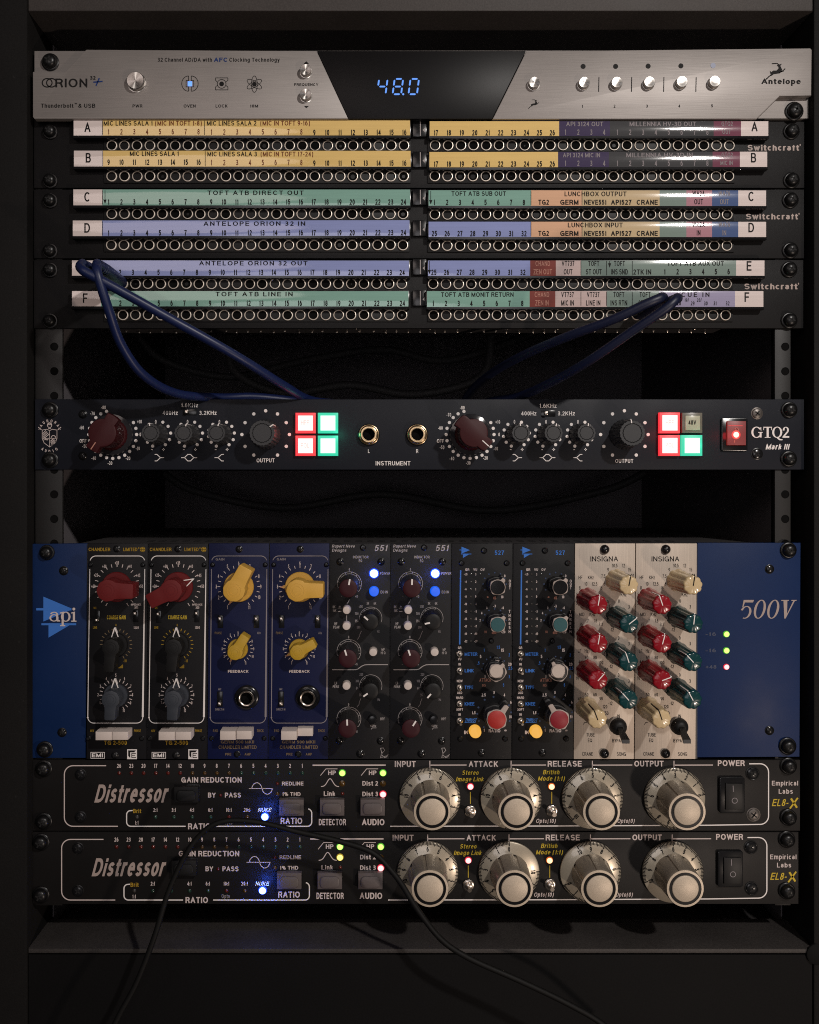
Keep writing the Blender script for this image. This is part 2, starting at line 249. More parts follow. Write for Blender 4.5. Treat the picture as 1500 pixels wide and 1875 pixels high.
# ------------------------------------------------------------------ mesh builder
def q(px, py, h):                      # where a point seen at (px, py) stands when it is h in front of the rack face
    f = (DP - h) / DP
    return VX + (px - VX) * f, VY + (py - VY) * f
class MB:
    def __init__(s): s.v = []; s.f = []; s.fm = []; s.fs = []; s.mats = []
    def mi(s, m):
        if m not in s.mats: s.mats.append(m)
        return s.mats.index(m)
    def face(s, idx, m, smooth=False): s.f.append(tuple(idx)); s.fm.append(s.mi(m)); s.fs.append(smooth)
    def add(s, pts): n = len(s.v); s.v.extend(pts); return n
    # flat prints: drawn in picture units on the plane (or curved surface) h
    def fl(s, x, y, h):
        hh = h(y) if callable(h) else h
        X, Y = q(x, y, hh); return (X, Y, hh)
    def poly(s, pts, h, m):
        n = s.add([s.fl(x, y, h) for x, y in pts]); s.face(range(n, n + len(pts)), m)
    def rect(s, x0, y0, x1, y1, h, m): s.poly([(x0, y0), (x1, y0), (x1, y1), (x0, y1)], h, m)
    def disc(s, cx, cy, r, h, m, n=20, ry=None):
        s.poly([(cx + r * math.cos(2 * math.pi * i / n), cy + (ry or r) * math.sin(2 * math.pi * i / n)) for i in range(n)], h, m)
    def line(s, pts, w, h, m, closed=False):
        if callable(h) and len(pts) == 2:
            (xa, ya), (xb, yb) = pts; pts = [(xa + (xb - xa) * i / 8, ya + (yb - ya) * i / 8) for i in range(9)]
        P = [Vector(p) for p in pts]; n = len(P); L = []; Rr = []
        for i in range(n):
            a = P[i - 1] if (i > 0 or closed) else None; b = P[(i + 1) % n] if (i < n - 1 or closed) else None
            d1 = (P[i] - a).normalized() if a is not None else None; d2 = (b - P[i]).normalized() if b is not None else None
            if d1 is None: d1 = d2
            if d2 is None: d2 = d1
            t = (d1 + d2); t = t.normalized() if t.length > 1e-6 else d1
            nn = Vector((-t.y, t.x)); k = 1 / max(0.4, abs(nn.dot(Vector((-d1.y, d1.x)))))
            L.append(P[i] + nn * w / 2 * k); Rr.append(P[i] - nn * w / 2 * k)
        b0 = s.add([s.fl(p.x, p.y, h) for p in L] + [s.fl(p.x, p.y, h) for p in Rr])
        for i in range(n if closed else n - 1):
            j = (i + 1) % n; s.face((b0 + i, b0 + j, b0 + n + j, b0 + n + i), m)
    def arc(s, cx, cy, r, a0, a1, w, h, m, n=24, ry=None):
        s.line([(cx + r * math.cos(R(a0 + (a1 - a0) * i / n)), cy + (ry or r) * math.sin(R(a0 + (a1 - a0) * i / n))) for i in range(n + 1)], w, h, m)
    def ticks(s, cx, cy, r0, r1, angs, w, h, m):
        for a in angs:
            c, d = math.cos(R(a)), math.sin(R(a)); s.line([(cx + r0 * c, cy + r0 * d), (cx + r1 * c, cy + r1 * d)], w, h, m)
    def dots(s, cx, cy, r, angs, rad, h, m):
        for a in angs: s.disc(cx + r * math.cos(R(a)), cy + r * math.sin(R(a)), rad, h, m, 12)
    # text: fit between x0 and x1, or centred on xc; yc is the middle of the capitals
    def width(s, t, sp): return sum((0.30 if c == ' ' else GL[('n', c)][2]) + sp for c in t) - sp
    def T(s, t, x0, x1, yc, cap, h, m, st='n', it=0.0, sp=0.0, rot=0.0):
        w = s.width(t, sp); k = cap / CAPH; s._txt(t, x0, (x1 - x0) / w, k, yc, cap, h, m, st, it, sp, rot)
    def C(s, t, xc, yc, cap, h, m, xs=0.88, st='n', it=0.0, sp=0.0, rot=0.0):
        k = cap / CAPH; w = s.width(t, sp) * k * xs
        s._txt(t, xc - w / 2, k * xs, k, yc, cap, h, m, st, it, sp, rot)
    def _txt(s, t, x, kx, ky, yc, cap, h, m, st, it, sp, rot):
        x00 = x; cr, sr = math.cos(R(rot)), math.sin(R(rot))
        W = s.width(t, sp) * kx; cx = x00 + W / 2
        for c in t:
            if c == ' ': x += (0.30 + sp) * kx; continue
            vs, fs, adv = GL[(st, c)]
            pts = []
            for gx, gy, lay in vs:
                px = x + gx * kx + gy * ky * it - cap * it / 2; py = yc + cap / 2 - gy * ky
                if rot: dx, dy = px - cx, py - yc; px, py = cx + dx * cr - dy * sr, yc + dx * sr + dy * cr
                p = s.fl(px, py, h); pts.append((p[0], p[1], p[2] + 0.035 * lay))
            b = s.add(pts)
            for f in fs: s.face([b + i for i in f], m)
            x += (adv + sp) * kx
    def arctext(s, t, cx, cy, r, a0, a1, cap, h, m, flip=False, st='b'):
        n = len(t)
        for i, c in enumerate(t):
            a = a0 + (a1 - a0) * i / (n - 1)
            s.C(c, cx + r * math.cos(R(a)), cy + r * math.sin(R(a)), cap, h, m, 0.9, st, 0, 0, a + 90 if not flip else a - 90)
    # ring segment of an ellipse with unequal stroke (for seriffed letters), optional slant
    def ering(s, cx, cy, rx, ry, tx, ty, a0, a1, h, m, it=0.0, n=28):
        O = []; I = []
        for i in range(n + 1):
            a = R(a0 + (a1 - a0) * i / n); c, d = math.cos(a), math.sin(a)
            O.append((cx + rx * c - ry * d * it, cy + ry * d)); I.append((cx + (rx - tx) * c - (ry - ty) * d * it, cy + (ry - ty) * d))
        b = s.add([s.fl(x, y, h) for x, y in O] + [s.fl(x, y, h) for x, y in I])
        for i in range(n): s.face((b + i, b + i + 1, b + n + 2 + i, b + n + 1 + i), m)
    # solids in rack units (X, Y on the face, h out of it)
    def prism(s, pts, h0, h1, m, bev=0.0, mtop=None, smooth=False):
        n = len(pts); P = [Vector(p) for p in pts]
        area = sum(P[i].x * P[(i + 1) % n].y - P[(i + 1) % n].x * P[i].y for i in range(n))
        sg = 1 if area > 0 else -1
        rings = [[(p.x, p.y, h0) for p in P]]
        if bev > 0:
            rings.append([(p.x, p.y, h1 - bev) for p in P])
            ins = []
            for i in range(n):
                d1 = (P[i] - P[i - 1]).normalized(); d2 = (P[(i + 1) % n] - P[i]).normalized()
                n1 = Vector((-d1.y, d1.x)) * sg; n2 = Vector((-d2.y, d2.x)) * sg
                bb = n1 + n2; bb = bb.normalized() if bb.length > 1e-6 else n1
                k = min(2.0, 1 / max(0.3, bb.dot(n1))); ins.append(P[i] + bb * bev * k)
            mid = [(P[i] + (ins[i] - P[i]) * 0.3) for i in range(n)]
            rings.append([(mid[i].x, mid[i].y, h1 - bev * 0.3) for i in range(n)])
            rings.append([(p.x, p.y, h1) for p in ins])
        else: rings.append([(p.x, p.y, h1) for p in P])
        b = [s.add(r) for r in rings]
        for k in range(len(b) - 1):
            for i in range(n): s.face((b[k] + i, b[k] + (i + 1) % n, b[k + 1] + (i + 1) % n, b[k + 1] + i), m, smooth)
        s.face(range(b[-1], b[-1] + n), mtop or m); s.face(range(b[0], b[0] + n), m)
    def box(s, x0, y0, x1, y1, h0, h1, m, bev=0.0, mtop=None): s.prism([(x0, y0), (x1, y0), (x1, y1), (x0, y1)], h0, h1, m, bev, mtop)
    def rbox(s, x0, y0, x1, y1, r, h0, h1, m, bev=0.0, mtop=None):
        pts = []
        for cx, cy, a in ((x1 - r, y1 - r, 0), (x0 + r, y1 - r, 90), (x0 + r, y0 + r, 180), (x1 - r, y0 + r, 270)):
            for i in range(5): pts.append((cx + r * math.cos(R(a + i * 22.5)), cy + r * math.sin(R(a + i * 22.5))))
        s.prism(pts, h0, h1, m, bev, mtop)
    def lathe(s, cx, cy, prof, m, n=32, mod=None, tilt=None):
        rings = []
        for k, (r, h) in enumerate(prof):
            mm = m[min(k, len(m) - 1)] if isinstance(m, (list, tuple)) else m
            if r <= 1e-6: rings.append((s.add([(cx, cy, h)]), 1, mm))
            else:
                pts = []
                for i in range(n):
                    a = 2 * math.pi * i / n; rr = r * (mod(a, r, h) if mod else 1); pts.append((cx + rr * math.cos(a), cy + rr * math.sin(a), h))
                rings.append((s.add(pts), n, mm))
        for (a, na, ma), (b, nb, mb_) in zip(rings, rings[1:]):
            if na == 1 and nb == 1: continue
            for i in range(n):
                j = (i + 1) % n
                if na == 1: s.face((a, b + i, b + j), mb_, True)
                elif nb == 1: s.face((a + i, a + j, b), mb_, True)
                else: s.face((a + i, a + j, b + j, b + i), mb_, True)
    def tube(s, pts, r, m, n=12, sub=10, rend=None):
        P = [Vector(p) for p in pts]; out = []
        for i in range(len(P) - 1):
            p0 = P[max(0, i - 1)]; p1 = P[i]; p2 = P[i + 1]; p3 = P[min(len(P) - 1, i + 2)]
            for k in range(sub):
                t = k / sub
                out.append(0.5 * ((2 * p1) + (p2 - p0) * t + (2 * p0 - 5 * p1 + 4 * p2 - p3) * t * t + (3 * p1 - p0 - 3 * p2 + p3) * t ** 3))
        out.append(P[-1])
        up = Vector((0.31, 0.2, 0.93)); prev = None; rows = []
        for i, p in enumerate(out):
            d = (out[min(i + 1, len(out) - 1)] - out[max(i - 1, 0)]).normalized()
            u = (up if prev is None else prev); u = (u - d * u.dot(d)).normalized(); prev = u; w = d.cross(u)
            rr = r(i / (len(out) - 1)) if callable(r) else r
            rows.append(s.add([tuple(p + (u * math.cos(2 * math.pi * k / n) + w * math.sin(2 * math.pi * k / n)) * rr) for k in range(n)]))
        for a, b in zip(rows, rows[1:]):
            for k in range(n): s.face((a + k, a + (k + 1) % n, b + (k + 1) % n, b + k), m, True)
        s.face(range(rows[0], rows[0] + n), m); s.face(range(rows[-1], rows[-1] + n), m)
    def mesh(s, name, org, closed=True):
        ow = wpt(*org); me = bpy.data.meshes.new(name)
        me.from_pydata([tuple(wpt(*p) - ow) for p in s.v], [], s.f)
        for m in s.mats: me.materials.append(M(m))
        me.polygons.foreach_set('material_index', s.fm); me.polygons.foreach_set('use_smooth', s.fs)
        if closed:
            bm = bmesh.new(); bm.from_mesh(me); bmesh.ops.recalc_face_normals(bm, faces=bm.faces); bm.to_mesh(me); bm.free()
        me.set_sharp_from_angle(angle=R(38)); me.update()
        return me
    def build(s, name, parent=None, org=None, closed=True):
        if org is None:
            n = len(s.v); org = (sum(p[0] for p in s.v) / n, sum(p[1] for p in s.v) / n, min(p[2] for p in s.v))
        return place(name, s.mesh(name, org, closed), org, parent)
ORG = {}
def place(name, me, org, parent=None):
    o = bpy.data.objects.new(name, me); COL.objects.link(o)
    w = wpt(*org)
    if parent is not None: o.parent = parent; o.location = w - ORG[parent.name]
    else: o.location = w
    ORG[o.name] = w
    return o
def tag(o, label, cat, group=None, kind=None):
    if label: o['label'] = label
    if cat: o['category'] = cat
    if group: o['group'] = group
    if kind: o['kind'] = kind
    return o
def thing(name, org, label, cat, group=None):
    o = bpy.data.objects.new(name, None); COL.objects.link(o); o.empty_display_size = 0.01
    o.location = wpt(*org); ORG[o.name] = o.location.copy()
    return tag(o, label, cat, group)
CACHE = {}
def shared(key, name, fn, org, parent):          # same mesh data for equal parts; fn(mb) draws round (0,0,0)
    if key not in CACHE:
        mb = MB(); fn(mb); CACHE[key] = mb.mesh(name, (0, 0, 0))
    return place(name, CACHE[key], org, parent)

# ------------------------------------------------------------------ small hardware
def d_rack_screw(rad):
    def f(b):
        b.lathe(0, 0, [(rad * 1.0, 0), (rad * 1.0, 2.2), (rad * 0.93, 3.2), (rad * 0.80, 3.4), (rad * 0.80, 6), (rad * 0.74, 10), (rad * 0.55, 13), (rad * 0.28, 14.2), (0, 14.5)], 'screw_black', 28)
        for a in (25, 115):
            c, d = math.cos(R(a)), math.sin(R(a)); w = rad * 0.09; l = rad * 0.42
            b.prism([(c * l - d * w, d * l + c * w), (c * l + d * w, d * l - c * w), (-c * l + d * w, -d * l - c * w), (-c * l - d * w, -d * l + c * w)], 12, 14.9, 'void_black')
    return f
def rack_screw(u, x, y, rad=15, h=0):
    X, Y = q(x, y, h + 8); shared(('rs', rad), 'screw', d_rack_screw(rad), (X, Y, h), u)
def d_small_screw(rad, m):
    def f(b):
        b.lathe(0, 0, [(rad * 1.0, 0), (rad * 1.0, 0.8), (rad * 0.86, 1.3), (rad * 0.8, 0.9), (rad * 0.78, 2.4), (rad * 0.6, 3.4), (0, 3.7)], [m] * 3 + ['gloss_black' if m == 'screw_black' else m], 20)
        for a in (38, 128):
            c, d = math.cos(R(a)), math.sin(R(a)); w = rad * 0.10; l = rad * 0.48
            b.prism([(c * l - d * w, d * l + c * w), (c * l + d * w, d * l - c * w), (-c * l + d * w, -d * l - c * w), (-c * l - d * w, -d * l + c * w)], 2, 4.0, 'void_black')
    return f
def small_screw(u, x, y, rad=7, h=0, m='screw_black'):
    X, Y = q(x, y, h); shared(('ss', rad, m), 'screw', d_small_screw(rad, m), (X, Y, h), u)
def led(u, x, y, r, kind, h=0, off=None):
    X, Y = q(x, y, h)
    if off:
        def f(b): b.lathe(0, 0, [(r * 1.35, 0), (r * 1.3, 0.8), (r, 1.0), (r * 0.9, 2.0), (r * 0.5, 2.9), (0, 3.2)], ['jack_plate', 'jack_plate', 'led_off_' + off], 14)
        shared(('lo', r, off), 'indicator_light', f, (X, Y, h), u)
    else:
        def f(b): b.lathe(0, 0, [(r * 1.22, 0), (r * 1.16, 1.2), (r * 0.98, 2.6), (r * 0.92, 3.0), (r * 0.5, 5), (0, 5.6)], ['led_%s_ring' % kind] * 3 + ['led_%s_core' % kind], 18)
        shared(('l', r, kind), 'indicator_light', f, (X, Y, h), u)
def halo(x, y, h, power, color, r=0.0012):
    l = bpy.data.lights.new('led_glow', 'POINT'); l.energy = power; l.color = color; l.shadow_soft_size = r
    o = bpy.data.objects.new('led_glow', l); COL.objects.link(o); X, Y = q(x, y, h); o.location = wpt(X, Y, h)
def slide_switch(u, x, y, w, l, h, pos, vertical=True):
    X, Y = q(x, y, h); b = MB(); hw, hl = (w / 2, l / 2) if vertical else (l / 2, w / 2)
    b.box(X - hw, Y - hl, X + hw, Y + hl, h, h + 1.5, 'gloss_black', 0.5)
    o = b.build('slide_switch', u, (X, Y, h)); b = MB()
    dx, dy = (0, pos * l * 0.25) if vertical else (pos * l * 0.25, 0)
    b.rbox(X + dx - w * 0.28, Y + dy - w * 0.28, X + dx + w * 0.28, Y + dy + w * 0.28, w * 0.12, h + 1, h + 10, 'nickel', 1.0)
    b.build('lever', o, (X + dx, Y + dy, h + 1))
def toggle(u, x, y, r, h, dx, dy, ln=26):
    X, Y = q(x, y, h); b = MB()
    b.lathe(X, Y, [(r, h), (r, h + 3), (r * 0.82, h + 4), (r * 0.62, h + 4), (r * 0.60, h + 9), (r * 0.42, h + 10), (0, h + 10.5)], 'nickel', 12)
    o = b.build('toggle_switch', u, (X, Y, h)); b = MB()
    b.tube([(X, Y, h + 8), (X + dx * 0.5, Y + dy * 0.5, h + 8 + ln * 0.5), (X + dx, Y + dy, h + 8 + ln)], lambda t: r * (0.22 + 0.16 * t), 'nickel', 10, 5)
    b.build('lever', o, (X, Y, h + 8))

# ------------------------------------------------------------------ the rack cabinet
FH, BH = 28, -96            # front edge and rear edge of its lips
LX, RX, TY, BY = 60, 1478, 33, 1725
rack = thing('equipment_rack', (750, 2900, -600), 'black vinyl covered rack cabinet that holds all the audio gear', 'rack cabinet')
def rpart(name, fn):
    b = MB(); fn(b); return b.build(name, rack)
rpart('side_panel', lambda b: b.box(-90, -60, LX, 2900, -1150, FH, 'cabinet_vinyl', 5))
rpart('side_panel', lambda b: b.box(RX, -60, 1640, 2900, -1150, FH, 'cabinet_vinyl', 5))
rpart('top_panel', lambda b: b.box(LX + 0.5, -60, RX - 0.5, TY, -1150, FH - 1, 'cabinet_inner', 4))
rpart('bottom_shelf', lambda b: (b.box(LX + 0.5, BY, RX - 0.5, BY + 9, BH, FH - 2, 'shelf_vinyl', 3), b.box(LX + 0.5, BY + 20, RX - 0.5, BY + 49, -1119, BH - 1, 'chassis_dark')))
rpart('lower_front', lambda b: b.box(LX + 0.5, BY + 11, RX - 0.5, 2900, BH + 4, FH - 3, 'cabinet_base', 3))
rpart('back_panel', lambda b: b.box(LX + 0.5, TY + 0.5, RX - 0.5, BY + 19, -1140, -1120, 'back_wall'))
rpart('fill_board', lambda b: b.box(LX + 0.6, TY + 1, LX + 3, BY + 18, -1118, -110, 'back_wall'))  # pale boards added on both inner sides to brighten the gaps
rpart('fill_board', lambda b: b.box(RX - 3, TY + 1, RX - 0.6, BY + 18, -1118, -110, 'back_wall'))
def rail(x0, x1, hx):
    b = MB(); b.box(x0, 92, x1, 1660, -12, -5, 'rail_steel', 0.8)
    b.box((x0 if hx < 750 else x1) - 2, 92, (x0 if hx < 750 else x1) + 2, 1660, -90, -12.5, 'rail_steel')
    o = b.build('rack_rail', rack)
    for k in range(1, 35):
        y = 634 + (k - 12) * 45.2
        if not 96 < y < 1655: continue
        shared('railhole', 'screw_hole', lambda b: b.lathe(0, 0, [(7.5, 0), (7.5, 0.6), (6.2, 0.7), (6.0, 0.15), (0, 0.1)], ['rail_steel', 'rail_steel', 'hole_black'], 18), (hx, y, -5), o)
rail(63, 113, 98); rail(1421, 1450, 1440)
b = MB(); b.box(-6000, 2901, 8000, 2930, -3000, 6000, 'floor_dark'); tag(b.build('floor'), None, None, None, 'structure')
# corner protector, bottom right
b = MB(); b.lathe(1484, 1734, [(19, FH - 2.5), (19, FH + 1), (17, FH + 2.5), (0, FH + 3)], 'rubber', 24)
b.build('corner_protector', rack)

# ------------------------------------------------------------------ converter with the silver face
def converter():
    u = thing('audio_interface', (770, 218, 0), 'brushed silver converter with a slanted black window and glowing blue digits', 'converter')
    H = 23
    b = MB()
    e = 9
    P = lambda pts, h: [q(x, y, h) for x, y in pts]
    b.prism(P([(63, 93), (1481, 92), (1481, 217), (63, 217)], e), 0, e, 'brushed_silver', 1.0)
    b.build('ear_plate', u)
    b = MB(); b.box(120, 100, 1420, 216, -560, -1, 'chassis_dark', 1); b.build('chassis', u)
    b = MB()
    b.prism(P([(60, 131), (119.5, 131), (158, 90.5), (580, 93), (638, 217.5), (63, 217.5), (60, 214)], H), e + 0.5, H, 'brushed_silver', 1.6)
    b.prism(P([(964, 93.5), (1484, 88), (1487, 91), (1486, 175), (1428, 176), (1386, 217.5), (902, 218)], H), e + 0.5, H, 'brushed_silver', 1.6)
    face = b.build('face_plate', u)
    b = MB(); b.prism(P([(581, 93), (963, 93), (901.5, 217.5), (638.5, 217.5)], H - 1), e + 0.5, H - 1, 'acrylic_black', 0.8)
    win = b.build('display_window', u)
    # seven segment digits
    b = MB()
    def seg(x, on, w=15.5):
        y0, y1, h = 144.5, 172.5, H - 0.4; ym = (y0 + y1) / 2; sl = -0.13
        def sh(px, py): return (px + (py - ym) * sl, py)
        t = 3.1
        hor = {'a': y0, 'g': ym, 'd': y1}
        for k, y in hor.items():
            if k in on: b.poly([sh(x + 2, y), sh(x + 3.5, y - t / 2), sh(x + w - 3.5, y - t / 2), sh(x + w - 2, y), sh(x + w - 3.5, y + t / 2), sh(x + 3.5, y + t / 2)], h, 'display_blue')
        for k, (xx, ya, yb) in {'f': (x, y0, ym), 'b': (x + w, y0, ym), 'e': (x, ym, y1), 'c': (x + w, ym, y1)}.items():
            if k in on: b.poly([sh(xx, ya + 1.4), sh(xx + t / 2, ya + 3), sh(xx + t / 2, yb - 3), sh(xx, yb - 1.4), sh(xx - t / 2, yb - 3), sh(xx - t / 2, ya + 3)], h, 'display_blue')
    seg(692.5, 'fgbc'); seg(721, 'abcdefg'); seg(750, 'abcdef'); b.disc(738.5, 172.5, 1.9, H - 0.4, 'display_blue')
    b.build('digital_readout', win, closed=False)
    # printing
    b = MB(); h = H + 0.4; K = 'ink_black'
    b.arc(86.5, 151.5, 9, 0, 360, 2.0, h, K, 28, 7.8); b.arc(94.5, 151.5, 9, 0, 360, 2.0, h, K, 28, 7.8)
    b.T('RION', 101.5, 163.5, 151.8, 16, h, K)
    b.T('32', 165, 176, 142.5, 6.5, h, K, 'b'); b.line([(171, 150.5), (188, 149)], 2.4, h, 'ink_navy'); b.line([(182, 143), (176, 157)], 2.4, h, 'ink_navy')
    b.T('Thunderbolt', 75, 136, 193.5, 7.4, h, K); b.T('\u2122', 136.5, 142, 190.5, 4, h, K); b.T('& USB', 143.5, 176, 193.5, 7.4, h, K)
    b.T('32 Channel AD/DA with', 289, 389.5, 109.3, 7.2, h, K); b.T('AFC', 392, 418, 109.3, 7.6, h, 'ink_navy', 'b'); b.T('Clocking Technology', 420, 513.5, 109.3, 7.2, h, K)
    for t, x, w in (('PWR', 252.5, 19), ('OVEN', 348, 23), ('LOCK', 406.5, 23), ('10M', 466, 16)): b.T(t, x - w / 2, x + w / 2, 194, 5.6, h, K)
    b.T('FREQUENCY', 539, 584, 154.8, 4.8, h, K)
    b.poly([(556, 117), (561, 112), (566, 117)], h, K); b.poly([(557, 194), (561, 198), (566, 194)], h, K)
    for s_ in (1, -1):
        b.arc(348 + s_ * 2.5, 153, 12.5, 90 - 180 * (s_ > 0), 270 - 180 * (s_ > 0), 1.1, h, K, 20, 14)
        b.line([(348 + s_ * 2.5, 139), (348 + s_ * 2.5, 147.5), (348 + s_ * 7, 147.5), (348 + s_ * 7, 159), (348 + s_ * 2.5, 159), (348 + s_ * 2.5, 167)], 1.1, h, K)
    b.line([(395, 147), (395, 142.5), (417.5, 142.5), (417.5, 147)], 1.1, h, K); b.line([(395, 159), (395, 164.5), (417.5, 164.5), (417.5, 159)], 1.1, h, K)
    b.line([(395, 147), (398, 150)], 1, h, K); b.line([(417.5, 147), (414, 150)], 1, h, K); b.line([(395, 159), (398, 156.5)], 1, h, K); b.line([(417.5, 159), (414, 156.5)], 1, h, K)
    b.arc(406, 153.5, 8, 0, 360, 1.1, h, K); b.disc(406, 153.5, 4.3, h, K)
    for a in (0, 60, 120):
        c, d = math.cos(R(a + 90)), math.sin(R(a + 90)); pts = []
        for i in range(28):
            t = 2 * math.pi * i / 28; px, py = 15 * math.cos(t), 5.4 * math.sin(t); pts.append((466 + px * c - py * d, 154 + px * d + py * c))
        b.line(pts, 1.0, h, K, True)
    b.disc(466, 154, 4.2, h, K)
    for x in (1097, 1157, 1216, 1275): b.line([(x, 141), (x - 0.6, 168)], 1.5, h, K)
    for x, y in ((1068, 121.5), (1127.5, 121.5), (1187, 121), (1247, 120.5)): b.disc(x, y, 4.6, h, 'void_black')
    b.disc(1306, 119.8, 4.8, h, 'blue_dim')
    for i, x in enumerate((1067, 1126, 1185.3, 1244.5, 1304.5)): b.C(str(i + 1), x, 194.6 - i * 0.2, 5.4, h, K, 1.15)
    b.T('Antelope', 1394.5, 1467, 149, 9.6, h, K, 'b')
    def beast(cx, cy, k):
        body = [(-19, 13), (-10, 7), (-11, 2), (-12, -2), (-9, 1), (-5, -2), (1, -2), (5, -6), (5, -9), (2, -12), (4, -14), (9, -12.5), (9, -9.5), (12, -4), (10, 1), (6, 3.5), (0, 4.5), (-4, 5), (-8, 8), (-11, 8.5), (-17, 14.5)]
        b.poly([(cx + x * k, cy + y * k) for x, y in body], h, K)
        b.line([(cx + 6 * k, cy - 13 * k), (cx + 2 * k, cy - 16 * k), (cx - 8 * k, cy - 15 * k)], 1.7 * k, h, K)
        b.line([(cx + 7 * k, cy - 13 * k), (cx + 11 * k, cy - 14.5 * k)], 1.6 * k, h, K)
        b.line([(cx + 9 * k, cy + 1 * k), (cx + 14 * k, cy - 2 * k), (cx + 18 * k, cy - 6 * k)], 2.0 * k, h, K)
        b.line([(cx + 6 * k, cy + 3 * k), (cx + 11 * k, cy - 0.5 * k), (cx + 15 * k, cy - 1 * k)], 1.8 * k, h, K)
        b.line([(cx - 10 * k, cy + 7 * k), (cx - 14 * k, cy + 10 * k), (cx - 21 * k, cy + 17 * k)], 1.8 * k, h, K)
    beast(1421, 131, 0.95); beast(978, 190.5, 0.5)
    b.build('lettering', face, closed=False)
    def btn(r):
        def f(b):
            b.lathe(0, 0, [(r * 1.1, 0), (r * 1.1, 0.6), (r, 0.8), (r, 10), (r * 0.93, 11.2), (r * 0.5, 11.0), (0, 10.6)], 'turned_steel', 32)
        return f
    for r, pts in ((16, [(250.5, 151.5)]), (10.3, [(560.5, 132), (560.5, 176.5)]), (10, [(977, 155), (1068, 155), (1127.5, 155), (1187, 154.5), (1246, 153.8), (1305.5, 153.2)])):
        for x, y in pts:
            X, Y = q(x, y, H); shared(('obtn', r), 'push_button', btn(r), (X, Y, H), u)
    X, Y = q(348, 153.5, H); b = MB(); b.box(X - 3.8, Y - 4.2, X + 3.8, Y + 4.2, H, H + 1.2, 'oven_blue', 0.5); b.build('indicator_light', u)
    rack_screw(u, 90, 111, 16, e); rack_screw(u, 1457, 201, 17, e)
    return u
converter()

# ------------------------------------------------------------------ patch bays
def d_jack(b, m='nickel_rim'):
    b.lathe(0, 0, [(9.7, 0), (9.7, 2.4), (9.3, 3.2), (8.3, 3.4), (7.7, 2.7), (7.6, 0.4), (0, 0.3)], [m] * 5 + ['hole_black'], 26)
def strip(u, x0, x1, y0, y1, segs, draw, draw2=None):
    hb, sag = 17.0, 0.85
    hc = (y1 - y0) / 2; yc = (y0 + y1) / 2; rr = (hc * hc + sag * sag) / (2 * sag)
    def hs(y, o=0.0):
        t = max(-hc, min(hc, y - yc)); return hb + sag - (rr - math.sqrt(rr * rr - t * t)) + o
    b = MB(); A = q(x0, y0, hb); B = q(x1, y1, hb)
    b.box(A[0] - 1.5, A[1] - 1.5, B[0] + 1.5, B[1] + 4.5, 3.1, hb - 0.6, 'gloss_black', 1.2)
    hold = b.build('strip_holder', u)
    b = MB(); n = 10
    for sx0, sx1, m in segs:
        rows = []
        for i in range(n + 1):
            y = y0 + (y1 - y0) * i / n; h = hs(y)
            rows.append(b.add([(*q(sx0, y, h), h), (*q(sx1, y, h), h)]))
        for a, c in zip(rows, rows[1:]): b.face((a, a + 1, c + 1, c), m, True)
    lab = b.build('label_strip', hold, closed=False)
    b = MB(); draw(b, lambda y: hs(y, 0.35)); b.build('lettering', lab, closed=False)
    if draw2: b = MB(); draw2(b, lambda y: hs(y, 0.35)); b.build('lettering', lab, closed=False)
    hold.rotation_euler = (0, R(random.uniform(-0.07, 0.07)), 0)
DK, BR, LG = 'ink_black', 'ink_brown', 'ink_grey'
def nums(b, lst, xs, y, h, m, st='n', cap=10.2, k=0.78):
    if m == DK: st = 'b'
    for t, x in zip(lst, xs): b.C(str(t), x, y, cap, h, m, k, st)
def lin(x0, x1, n): return [x0 + (x1 - x0) * i / (n - 1) for i in range(n)]
def arrow(b, x, y0, y1, h): b.line([(x, y0), (x, y1 - 8)], 1, h, DK); b.poly([(x - 3, y1 - 9), (x + 3, y1 - 9), (x, y1 - 1)], h, DK)
W2 = lambda b, x, yc, a, c, h, m, dy=7.6: (b.C(a, x, yc - dy, 9.2, h, m, 0.74), b.C(c, x, yc + dy, 9.8, h, m, 0.72))
